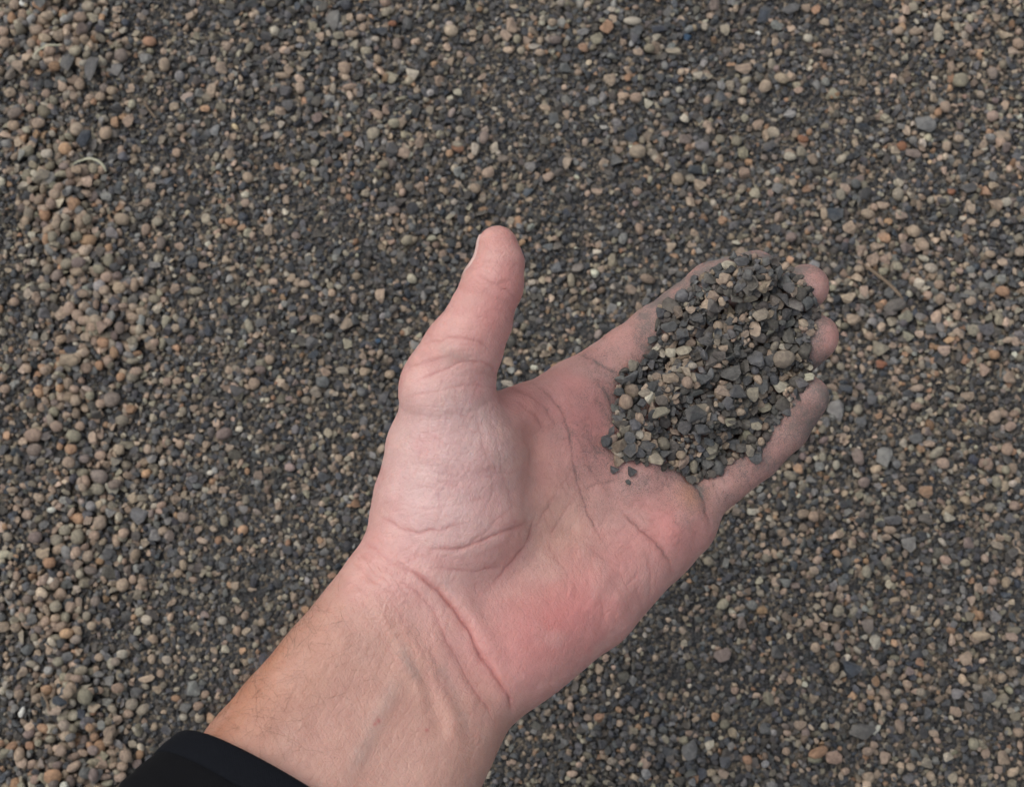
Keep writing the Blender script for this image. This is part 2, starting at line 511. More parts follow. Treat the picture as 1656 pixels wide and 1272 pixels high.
for depth, w, tint, pts in CREASES:
    xs = [p[0] for p in pts]; ys = [p[1] for p in pts]
    m = np.where((u > min(xs) - 30) & (u < max(xs) + 30) & (v > min(ys) - 30) & (v < max(ys) + 30) & (no[:, 2] > -0.05))[0]
    d, t = poly_dist(uu[m], vv[m], pts)
    fade = np.clip(np.minimum(t, 1 - t) * 5 + 0.15, 0, 1)
    wid = max(1.7, w * 0.36)
    prof = np.exp(-np.abs(d / wid) ** 1.5) + 0.35 * np.exp(-(d / (wid * 4)) ** 2) - 0.15 * np.exp(-((d - 5 * wid) / (3 * wid)) ** 2)
    nz_ = 0.55 + 0.9 * vnoise(co[m] + 13, 0.25)
    disp[m] -= (0.62 if depth > 1 else 0.42) * depth * prof * fade * front[m] * nz_
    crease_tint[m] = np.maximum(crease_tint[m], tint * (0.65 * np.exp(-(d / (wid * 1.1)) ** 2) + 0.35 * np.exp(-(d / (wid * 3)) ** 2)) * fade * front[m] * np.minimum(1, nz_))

RIDGES = [  # (height mm, half-width px, points): tendons, veins, folds of flesh
 (1.15, 18, [(630, 985), (655, 1020), (690, 1085), (730, 1170), (750, 1230)]),
 (0.65, 15, [(690, 1000), (720, 1060), (757, 1130), (775, 1200)]),
 (0.7, 10, [(600, 960), (640, 1040), (672, 1096), (690, 1150)]),
 (0.4, 15, [(655, 1080), (625, 1140), (592, 1199), (555, 1272)]),
 (-0.9, 16, [(663, 1050), (700, 1130), (722, 1200)]),
 (1.0, 18, [(672, 905), (705, 930), (745, 965), (790, 1040), (822, 1100)]),
 (0.8, 22, [(905, 640), (930, 690), (950, 760)]),
 (0.7, 14, [(900, 870), (935, 880), (960, 900)]),
 (-0.7, 20, [(880, 800), (905, 840), (930, 880)]),
 (0.6, 14, [(985, 790), (1030, 800), (1075, 790)]),
 (0.9, 24, [(1075, 880), (1105, 850), (1115, 820)]),
 (0.6, 16, [(850, 650), (880, 690), (890, 740)]),
 (-0.5, 14, [(970, 1010), (985, 960), (1010, 930)]),
 (0.9, 13, [(660, 590), (700, 575), (750, 565)]),
]
for hgt, w, pts in RIDGES:
    xs = [p[0] for p in pts]; ys = [p[1] for p in pts]
    m = np.where((u > min(xs) - 80) & (u < max(xs) + 80) & (v > min(ys) - 80) & (v < max(ys) + 80) & (no[:, 2] > -0.05))[0]
    d, t = poly_dist(uu[m], vv[m], pts)
    fade = np.clip(np.minimum(t, 1 - t) * 4 + 0.1, 0, 1)
    disp[m] += hgt * np.exp(-(d / w) ** 2) * fade * front[m]
# soft unevenness of flesh
disp += (vnoise(co, 0.075) - 0.5) * 1.2 + (vnoise(co + 7, 0.22) - 0.5) * 0.18 + (vnoise(co + 50, 0.8) - 0.5) * 0.12
# fine wrinkles that run across the thenar and the wrist
def stripes(ang, period, warp):
    s = (u * math.cos(ang) + v * math.sin(ang)) / period + warp * vnoise(co, 0.12)
    return np.abs((s % 1.0) - 0.5) * 2
thenar_m = np.exp(-(((u - 735) / 95) ** 2 + ((v - 760) / 150) ** 2) ** 2)
wrist_m = np.exp(-(((u - 640) * 0.78 - (v - 950) * 0.62) / 170) ** 2 - (((u - 640) * 0.62 + (v - 950) * 0.78) / 80) ** 2) 
fr = front * (no[:, 2] > 0)
disp += fr * thenar_m * (0.07 * stripes(R(100), 13, 3.0) + 0.06 * stripes(R(25), 11, 3.0) + 0.05 * stripes(R(-30), 12, 3.0))
disp += fr * wrist_m * (0.10 * stripes(R(62), 17, 3.2) + 0.07 * stripes(R(20), 15, 2.5))
co2 = co + no * disp[:, None]
set_co(hand_me, co2)

# skin tints
PALM = srgb(210, 160, 150); THEN = srgb(215, 178, 174); RED = srgb(206, 132, 126); ARM = srgb(194, 149, 133); TAN = srgb(182, 128, 102); PALE = srgb(216, 184, 172)
skin = np.tile(PALM, (len(co), 1))
def tint(c, w):
    global skin
    w = np.clip(w, 0, 1)[:, None]
    skin = skin * (1 - w) + np.asarray(c) * w
def blob(cx, cy, rx, ry, ang=0.0, pw=2.0):
    a = R(ang); dx, dy = u - cx, v - cy
    X = dx * math.cos(a) + dy * math.sin(a); Y = -dx * math.sin(a) + dy * math.cos(a)
    return np.exp(-((X / rx) ** 2 + (Y / ry) ** 2) ** (pw / 2))
distal_z = sstep(-60, 140, (u - 1000) * 0.75 - (v - 700) * 0.66)
n1 = vnoise(co, 0.06); n2 = vnoise(co + 90, 0.17)
fore_s = ((692 - u) * 0.62 + (v - 1035) * 0.78)            # distance up the forearm from the wrist, px
rad_s = ((u - 692) * 0.79 + (v - 1035) * 0.61)             # towards the little-finger side
tint(ARM, sstep(-60, 70, fore_s + (n2 - .5) * 60))
tint(TAN, sstep(10, 200, fore_s) * sstep(-30, -200, rad_s) * 0.95)
tint(PALE, blob(720, 745, 90, 150, 0, 3) * 0.6)  # paler thenar centre: its soft highlight is painted into the skin colour
tint(srgb(206, 148, 132), blob(862, 720, 34, 110, -8) * 0.7)  # warm tone of the shaded strip beside the thenar, painted into the skin
tint(THEN, blob(718, 765, 98, 160, 5, 3) * (0.6 + 0.3 * n1))
tint(RED, blob(900, 1000, 140, 85, -40) * (0.5 + 0.6 * n1))
tint(RED, blob(1090, 850, 70, 60, 0) * 0.75)
tint(RED, blob(950, 680, 70, 110, -20) * 0.75)
tint(srgb(192, 140, 128), distal_z * 0.6)
tint(RED, blob(812, 500, 45, 85, 15) * 0.65)
tint(RED, blob(815, 640, 50, 30, 20) * 0.4)
tint(srgb(205, 160, 140), blob(900, 860, 60, 90, 30) * 0.6)
tint(srgb(196, 140, 100), blob(1118, 800, 24, 24) * 0.6)
palm_z = sstep(0, -110, fore_s) * (no[:, 2] > -.2)
tint(RED, palm_z * sstep(0.50, 0.80, vnoise(co + 17, 0.11)) * 0.18)
tint(PALE, palm_z * sstep(0.52, 0.82, vnoise(co + 71, 0.14)) * 0.18)
tint(srgb(208, 170, 156), (1 - palm_z) * sstep(0.5, 0.8, vnoise(co + 44, 0.09)) * 0.2)
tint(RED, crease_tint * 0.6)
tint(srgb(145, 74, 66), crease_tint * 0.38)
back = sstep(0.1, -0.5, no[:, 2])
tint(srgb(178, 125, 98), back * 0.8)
VEINS = [(9, .5, [(644, 1040), (660, 1075), (678, 1105)]), (14, .40, [(650, 1085), (620, 1145), (592, 1199), (555, 1272)]), (10, .3, [(700, 1060), (735, 1120), (760, 1190)]),
         (9, .25, [(700, 560), (735, 575), (770, 580)]), (14, .12, [(800, 760), (815, 700), (800, 650)])]
for w, a, pts in VEINS:
    d, t = poly_dist(uu, vv, pts)
    tint(srgb(160, 140, 130), np.exp(-(d / w) ** 2) * a * (no[:, 2] > 0) * np.clip(np.minimum(t, 1 - t) * 5, 0, 1))
for cx, cy, r_ in ((612, 1165, 4), (606, 1170, 3), (690, 1180, 3)):
    tint(srgb(170, 70, 70), np.exp(-((u - cx) ** 2 + (v - cy) ** 2) / r_ ** 2) * 0.6)
# stone dust left on the fingers and in the creases of the palm
PILE = [(1060, 497), (1075, 482), (1108, 462), (1120, 442), (1170, 422), (1200, 404), (1240, 410), (1290, 430), (1322, 470), (1332, 500), (1322, 522), (1310, 560),
        (1320, 590), (1322, 604), (1294, 646), (1260, 684), (1234, 730), (1198, 740), (1160, 765), (1128, 782), (1100, 766), (1060, 752), (1020, 747), (984, 732),
        (974, 715), (985, 690), (992, 650), (1000, 602), (1040, 576), (1058, 540)]
pd, _ = poly_dist(u, v, PILE, True)
ins = in_poly(u, v, PILE)
sd_ = np.where(ins, -pd, pd)
distal = sstep(0, 260, (u - 1000) * 0.75 - (v - 700) * 0.66)
dust = np.exp(-np.maximum(sd_, 0) / 150) * (0.70 + 0.30 * distal) + ins * 0.1
dust = np.maximum(dust, 1.0 * sstep(170, 20, np.maximum(sd_, 0)) * sstep(30, 190, (u - 1000) * 0.75 - (v - 700) * 0.66))
dust *= 0.60 + 0.6 * n2 * (0.6 + 0.8 * vnoise(co + 33, 0.45))
dust += crease_tint * np.exp(-np.maximum(sd_, 0) / 150) * 0.55 * (0.2 + 1.6 * vnoise(co + 21, 0.5))
dust *= sstep(-0.5, 0.35, no[:, 2]) * 0.9 + 0.05
# fingertips' ends stay pink
for cx, cy in ((1340, 462), (1352, 548)):
    dust *= 1 - 0.6 * np.exp(-(((u - cx) / 22) ** 2 + ((v - cy) / 30) ** 2))
dust = np.clip(dust, 0, 1) * (fore_s < -80)

def put_attr(me, name, data, typ):
    a = me.attributes.new(name, typ, 'POINT')
    if typ == 'FLOAT_COLOR':
        d4 = np.ones((len(data), 4), np.float32); d4[:, :3] = data
        a.data.foreach_set('color', d4.ravel())
    elif typ == 'FLOAT_VECTOR':
        a.data.foreach_set('vector', np.ascontiguousarray(data, np.float32).ravel())
    else:
        a.data.foreach_set('value', np.ascontiguousarray(data, np.int32 if typ == 'INT' else np.float32))
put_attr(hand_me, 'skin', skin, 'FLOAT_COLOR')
put_attr(hand_me, 'dust', dust, 'FLOAT')
put_attr(hand_me, 'hairy', sstep(0, 100, fore_s), 'FLOAT')
wrist_world = Vector(cam_to_world(P(692, 1035, 29)[None])[0])
person = link(bpy.data.objects.new('person', None))
person.location = wrist_world
person.empty_display_size = 0.03
tag(person, 'left hand held out palm up, cupping gravel, wearing a black sleeve', 'person')
HW = cam_to_world(co2)
set_co(hand_me, HW - np.array(wrist_world))
hand_me.polygons.foreach_set('use_smooth', np.ones(len(hand_me.polygons), bool))
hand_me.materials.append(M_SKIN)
hand = link(bpy.data.objects.new('hand_and_forearm', hand_me), person)
#END_HAND

def sdf_root(org, dirs, rmax=40.0):
    lo_ = np.zeros(len(dirs)); hi_ = np.full(len(dirs), rmax)
    for _ in range(22):
        mid = (lo_ + hi_) / 2
        d = hand_sdf(org + dirs * mid[:, None])
        lo_ = np.where(d < 0, mid, lo_); hi_ = np.where(d < 0, hi_, mid)
    return lo_

def grid_faces(nu, nv, close_v=False, flip=False):
    f = []
    for i in range(nu - 1):
        for j in range(nv if close_v else nv - 1):
            k = (j + 1) % nv
            q = (i * nv + j, i * nv + k, (i + 1) * nv + k, (i + 1) * nv + j)
            f.append(q[::-1] if flip else q)
    return f

def child_mesh(name, Vcam, faces, mat, parent, smooth=True):
    W = cam_to_world(np.asarray(Vcam, float)) - np.array(wrist_world)
    me = mesh_from(name, W, faces)
    me.polygons.foreach_set('use_smooth', np.full(len(me.polygons), smooth))
    me.materials.append(mat)
    return link(bpy.data.objects.new(name, me), parent)

def nail(chain, dors, length, half_ang, over):
    (a, ra), (b, rb) = CH3[chain][-2], CH3[chain][-1]
    ax = (b - a) / np.linalg.norm(b - a)
    dors = np.array(dors, float); dors -= ax * (dors @ ax); dors /= np.linalg.norm(dors)
    side = np.cross(ax, dors)
    nu, nv = 12, 13
    rows = []
    for i in range(nu):
        s = -length * (1 - i / (nu - 1)) + rb * 0.52 + over * (i / (nu - 1)) ** 2
        for j in range(nv):
            t = (j / (nv - 1) * 2 - 1)
            shrink = 1 - 0.55 * max(0, 1 - i / 2.5) ** 2 * abs(t)
            rows.append((s, t * half_ang * shrink, abs(t)))
    rows = np.array(rows)
    org = b + rows[:, :1] * ax
    dr = np.cos(rows[:, 1:2]) * dors + np.sin(rows[:, 1:2]) * side
    # at the free edge keep the plate straight instead of following the rounded tip
    r_ = sdf_root(org, dr)
    base = r_.reshape(nu, nv)
    r_ = base.ravel() + 0.30 - 0.25 * rows[:, 2] ** 3 + 0.25 * np.repeat(np.arange(nu) / (nu - 1), nv) ** 4
    top = org + dr * r_[:, None]
    bot = org + dr * (r_ - 0.7)[:, None]
    n = nu * nv
    f = grid_faces(nu, nv) + [tuple(x + n for x in q[::-1]) for q in grid_faces(nu, nv)]
    rim = [i * nv for i in range(nu)] + [(nu - 1) * nv + j for j in range(1, nv)] + [i * nv + nv - 1 for i in range(nu - 2, -1, -1)] + [j for j in range(nv - 2, 0, -1)]
    f += [(rim[k], rim[(k + 1) % len(rim)], rim[(k + 1) % len(rim)] + n, rim[k] + n) for k in range(len(rim))]
    o = child_mesh('fingernail', np.concatenate([top, bot]), f, M_NAIL, hand)
    bm = bmesh.new(); bm.from_mesh(o.data); bmesh.ops.recalc_face_normals(bm, faces=bm.faces); bm.to_mesh(o.data); bm.free()
    return o

nl = nail('thumb', (-0.92, 0.15, -0.42), 12.0, 0.80, 0.3); nl.name = 'thumb_nail'
for c_ in ('index', 'middle', 'ring', 'pinky'):
    nail(c_, (0.12, 0.1, -1.0), 9.5, 0.80, 0.2)

# ------------------------------------------------------------------ sleeve
ax_pts = np.array([P(692, 1035, 29), P(540, 1270, 49), P(360, 1520, 75)], float)
wdir = ax_pts[2] - ax_pts[0]; wdir /= np.linalg.norm(wdir)
e1 = np.cross(wdir, np.array([0, 0, 1.0])); e1 /= np.linalg.norm(e1)
if e1[0] > 0: e1 = -e1                     # e1 points to the thumb side (left in the picture)
e2 = np.cross(e1, wdir)
if e2[2] < 0: e2 = -e2
rim_c = P(478, 1326, 54).astype(float) - e1 * 4.0

def tube(profile, na=96, amp=0.0, seed=0.0):
    """profile: list of (s along the arm, half width, half depth)"""
    out = []
    th = np.linspace(0, 2 * math.pi, na, endpoint=False)
    for s, a, b in profile:
        c_, s_ = np.cos(th), np.sin(th)
        ring = rim_c + wdir * s + (np.sign(c_) * np.abs(c_) ** 0.92 * a)[:, None] * e1 + (np.sign(s_) * np.abs(s_) ** 0.92 * b)[:, None] * e2
        ring = ring - wdir * (7.0 * math.exp(-max(s, 0) / 60) * np.maximum(s_, -0.3))[:, None]
        if amp:
            nrm = c_[:, None] * e1 + s_[:, None] * e2
            q = ring.copy()
            q += wdir * 0.9 * s
            nz = (vnoise(q + seed, 0.055) - 0.5) * 2 + (vnoise(q + seed + 40, 0.14) - 0.5) * 0.7
            ring = ring + nrm * (nz * amp * min(1, max(0, s - 4) / 25))[:, None]
            ring = ring + wdir * ((vnoise(ring + 77, 0.03) - 0.5) * 3)[:, None]
        else:
            ring = ring + wdir * ((vnoise(ring + 77, 0.03) - 0.5) * 3)[:, None]
        out.append(ring)
    return np.concatenate(out)

def wid(s): return 48.5 + 6.5 * (1 - math.exp(-max(s, 0) / 26)) + 0.03 * s
def dep(s): return 29.5 + 3.5 * (1 - math.exp(-max(s, 0) / 26)) + 0.03 * s
prof = [(40, wid(40) - 3, dep(40) - 3), (18, wid(18) - 2.6, dep(18) - 2.6), (7.5, wid(7) - 2.2, dep(7) - 2.2), (6.6, wid(7) - 1.4, dep(7) - 1.4), (7.2, wid(7) - 0.7, dep(7) - 0.7), (9, wid(9) - 0.4, dep(9) - 0.4)]
ss = list(np.linspace(11, 240, 70))
prof += [(s, wid(s), dep(s)) for s in ss]
prof += [(241.5, wid(240) * .97, dep(240) * .97), (242, wid(240) * .6, dep(240) * .6), (242, 0.5, 0.5)]
sleeve = child_mesh('sleeve', tube(prof, amp=2.4), grid_faces(len(prof), 96, True), M_SLEEVE, person)
prof = [(13, wid(9) - 1.9, dep(9) - 1.9), (5, wid(5) - 1.7, dep(5) - 1.7), (1.0, wid(1) - 1.5, dep(1) - 1.5), (0.25, wid(0) - 1.0, dep(0) - 1.0), (0.0, wid(0) - 0.4, dep(0) - 0.4), (0.3, wid(0) + .2, dep(0) + .2),
        (1.2, wid(1) + .55, dep(1) + .55), (3.5, wid(3) + .6, dep(3) + .6), (6.0, wid(6) + .6, dep(6) + .6), (8.2, wid(8) + .45, dep(8) + .45), (9.0, wid(9) + .2, dep(9) + .2), (9.3, wid(9) - .5, dep(9) - .5)]
cuff = child_mesh('cuff', tube(prof), grid_faces(len(prof), 96, True), M_CUFF, sleeve)
for o in (sleeve, cuff):
    bm = bmesh.new(); bm.from_mesh(o.data); bmesh.ops.recalc_face_normals(bm, faces=bm.faces); bm.to_mesh(o.data); bm.free()

# ------------------------------------------------------------------ forearm hair
no2 = get_no(hand_me)                              # world-space directions
cand = np.where((fore_s > 5) & (fore_s < 330) & (rad_s < 30) & (v < 1275))[0]
wgt = np.clip(sstep(60, -190, rad_s[cand]) ** 1.6 * sstep(0, 120, fore_s[cand]), 0, 1) + 0.02
pick = rng.choice(cand, 520, replace=False, p=wgt / wgt.sum())
fdir = CR @ (-wdir); fside = CR @ e1
hv, hf = [], []
for i in pick:
    p0 = HW[i] - np.array(wrist_world)
    n_ = no2[i]
    L = random.uniform(0.006, 0.014)
    dd = fdir * random.uniform(-0.5, 0.7) + fside * random.uniform(-0.5, 1.1) + n_ * 0.2
    dd = dd - n_ * (dd @ n_) * 0.8
    dd /= np.linalg.norm(dd)
    bend = np.cross(n_, dd) * random.uniform(-0.6, 0.6)
    b0 = len(hv)
    K = 5
    for k in range(K):
        t = k / (K - 1)
        q = p0 + dd * L * t + n_ * L * (0.28 * t - 0.22 * t * t) + bend * L * t * t - n_ * 0.0002
        rr = 0.000028 * (1 - 0.75 * t)
        x_ = np.cross(dd, n_); x_ /= np.linalg.norm(x_)
        for a_ in (0, 2.094, 4.189):
            hv.append(q + rr * (math.cos(a_) * x_ + math.sin(a_) * n_))
    for k in range(K - 1):
        for j in range(3):
            hf.append((b0 + k * 3 + j, b0 + k * 3 + (j + 1) % 3, b0 + k * 3 + 3 + (j + 1) % 3, b0 + k * 3 + 3 + j))
hair_me = mesh_from('arm_hair', [tuple(x) for x in hv], hf)
hair_me.materials.append(M_HAIR)
tag(link(bpy.data.objects.new('arm_hair', hair_me), hand), kind='stuff')

# ------------------------------------------------------------------ ground sheet
GX0, GX1, GY0, GY1 = -0.335, 0.335, -0.285, 0.335
def relief(p):
    return (vnoise(p, 9.0) - 0.5) * 0.007 + (vnoise(p + 5, 28.0) - 0.5) * 0.003 + 0.004
gxs = [-60, -8, -2, -1.3, -0.8, -0.5, -0.36] + list(np.linspace(GX0, GX1, 150)) + [0.36, 0.5, 0.8, 1.3, 2, 8, 60]
gys = [-60, -8, -2, -1.3, -0.8, -0.5, -0.31] + list(np.linspace(GY0, GY1, 140)) + [0.36, 0.5, 0.8, 1.3, 2, 8, 60]
gv = np.array([(x_, y_, 0.0) for y_ in gys for x_ in gxs])
inside = (gv[:, 0] >= GX0) & (gv[:, 0] <= GX1) & (gv[:, 1] >= GY0) & (gv[:, 1] <= GY1)
gv[:, 2] = np.where(inside, relief(gv), 0.002)
gme = mesh_from('ground', gv, grid_faces(len(gys), len(gxs)))
gme.polygons.foreach_set('use_smooth', np.ones(len(gme.polygons), bool))
gme.materials.append(M_GROUND)
tag(link(bpy.data.objects.new('ground', gme)), 'dark gritty ground under the gravel', 'ground', kind='structure')

# ------------------------------------------------------------------ stone shapes (unit size, shared by every stone)
def shape_round(seed, squash, bumpy):
    bm = bmesh.new(); bmesh.ops.create_icosphere(bm, subdivisions=2, radius=1.0)
    r0 = np.random.default_rng(seed)
    offs = r0.random(3) * 50
    V_ = np.array([x.co[:] for x in bm.verts])
    n_ = (vnoise(V_ + offs, 0.9) - 0.5) * bumpy + (vnoise(V_ + offs + 9, 2.0) - 0.5) * bumpy * 0.45
    V_ = V_ * (1 + n_)[:, None] * np.array(squash)
    for x, c_ in zip(bm.verts, V_): x.co = c_
    for f in bm.faces: f.smooth = True
    return bm
def shape_hull(seed, n, squash, bev):
    r0 = np.random.default_rng(seed)
    p = r0.normal(size=(n, 3)); p /= np.linalg.norm(p, axis=1)[:, None]
    p *= r0.uniform(0.8, 1.0, (n, 1)); p *= np.array(squash)
    p -= (p.max(0) + p.min(0)) / 2
    bm = bmesh.new()
    for q in p: bm.verts.new(q)
    res = bmesh.ops.convex_hull(bm, input=bm.verts)
    junk = [g_ for g_ in res['geom_interior'] + res['geom_unused'] if isinstance(g_, bmesh.types.BMVert)]
    if junk: bmesh.ops.delete(bm, geom=list(set(junk)), context='VERTS')
    bmesh.ops.dissolve_limit(bm, angle_limit=R(14), verts=bm.verts, edges=bm.edges)
    bmesh.ops.bevel(bm, geom=list(bm.edges) + list(bm.verts), offset=bev, segments=1, profile=0.6, affect='EDGES', clamp_overlap=True)
    bmesh.ops.triangulate(bm, faces=bm.faces)
    V_ = np.array([x.co[:] for x in bm.verts])
    n_ = (vnoise(V_ + seed, 2.3) - 0.5) * 0.10
    for x, c_, k in zip(bm.verts, V_, n_): x.co = c_ * (1 + k)
    for f in bm.faces: f.smooth = False
    return bm
def shape_shell(seed):
    """curved broken flake, hollow on one side"""
    r0 = np.random.default_rng(seed)
    bm = bmesh.new()
    nr, na = 4, 12
    edge = 1 + 0.22 * np.sin(np.arange(na) * 2 * math.pi / na * 2 + r0.random() * 6) + r0.uniform(-0.16, 0.16, na)
    def sheet(th):
        rows = [[bm.verts.new((0, 0, 0.45 + th))]]
        for i in range(1, nr + 1):
            q = i / nr
            rows.append([bm.verts.new((q * edge[j] * math.cos(j * 2 * math.pi / na), 0.8 * q * edge[j] * math.sin(j * 2 * math.pi / na), 0.45 - 0.75 * (q * edge[j]) ** 2 + th + r0.uniform(-.05, .05))) for j in range(na)])
        return rows
    A, B_ = sheet(0.12), sheet(-0.14)
    for rows, fl in ((A, 0), (B_, 1)):
        for j in range(na):
            k = (j + 1) % na
            t = (rows[0][0], rows[1][j], rows[1][k]); bm.faces.new(t[::-1] if fl else t)
            for i in range(1, nr):
                t = (rows[i][j], rows[i + 1][j], rows[i + 1][k], rows[i][k]); bm.faces.new(t[::-1] if fl else t)
    for j in range(na):
        k = (j + 1) % na
        bm.faces.new((A[nr][j], B_[nr][j], B_[nr][k], A[nr][k]))
    for f in bm.faces: f.smooth = True
    for e_ in bm.edges:
        if len(e_.link_faces) == 2 and e_.calc_face_angle(0) > 0.9: e_.smooth = False
    return bm

SHAPES = []      # (mesh, kind, half height, mean half width)
def add_shape(bm, kind):
    me = bpy.data.meshes.new(kind)
    bm.to_mesh(me); bm.free()
    me.materials.append(M_STONE)
    V_ = get_co(me)
    ext = (V_.max(0) - V_.min(0)) / 2
    V_ = (V_ - (V_.max(0) + V_.min(0)) / 2) / ext[:2].mean()
    set_co(me, V_)
    nv_ = get_no(me); fl_ = np.ones(len(me.vertices), np.float32)
    for p_ in me.polygons:
        for v_ in p_.vertices: fl_[v_] = min(fl_[v_], float(nv_[v_] @ np.array(p_.normal)))
    put_attr(me, 'edge', np.zeros(len(fl_)) if kind == 'pebble' else sstep(0.95, 0.7, fl_), 'FLOAT')
    SHAPES.append((me, kind, float(V_[:, 2].max()), 1.0))
for k in range(5): add_shape(shape_round(10 + k, (1, 0.76 + 0.055 * k, 0.70 + 0.035 * k), 0.34 + 0.05 * k), 'pebble')
for k in range(3): add_shape(shape_round(30 + k, (1, 0.64 + 0.05 * k, 0.55), 0.65), 'pebble')
for k in range(7): add_shape(shape_hull(50 + k, 11 + k, (1, 0.72 + 0.04 * (k % 4), 0.46 + 0.06 * (k % 3)), 0.055), 'stone_chip')
for k in range(4): add_shape(shape_hull(80 + k, 12 + k, (1, 0.66 + 0.08 * k, 0.26 + 0.03 * k), 0.045), 'stone_flake')
for k in range(3): add_shape(shape_shell(95 + k), 'stone_flake')
ROUND = list(range(0, 8)); CHIP = list(range(8, 15)); FLAKE = list(range(15, 19)); SHELL = list(range(19, 22))
HC = np.array([s_[2] for s_ in SHAPES])

PAL = {  # base colours of the stones, and the words for them
 'd': ((0.077, 0.080, 0.085), 'dark slate grey'), 'w': ((0.098, 0.088, 0.077), 'brownish grey'), 'g': ((0.20, 0.195, 0.18), 'pale grey'),
 'n': ((0.115, 0.115, 0.113), 'mid grey'), 't': ((0.335, 0.25, 0.175), 'tan'), 'p': ((0.35, 0.257, 0.180), 'peach coloured'), 'o': ((0.36, 0.215, 0.12), 'orange brown'),
 'v': ((0.27, 0.236, 0.168), 'olive tan'), 'l': ((0.42, 0.37, 0.28), 'cream'), 'm': ((0.215, 0.168, 0.140), 'mauve brown'), 'b': ((0.055, 0.064, 0.077), 'blue grey'),
 'u': ((0.045, 0.10, 0.17), 'bright blue'), 'r': ((0.30, 0.135, 0.07), 'rusty red')}
CODES = list(PAL)
PALV = np.array([PAL[c_][0] for c_ in CODES])
CI = {c_: i for i, c_ in enumerate(CODES)}

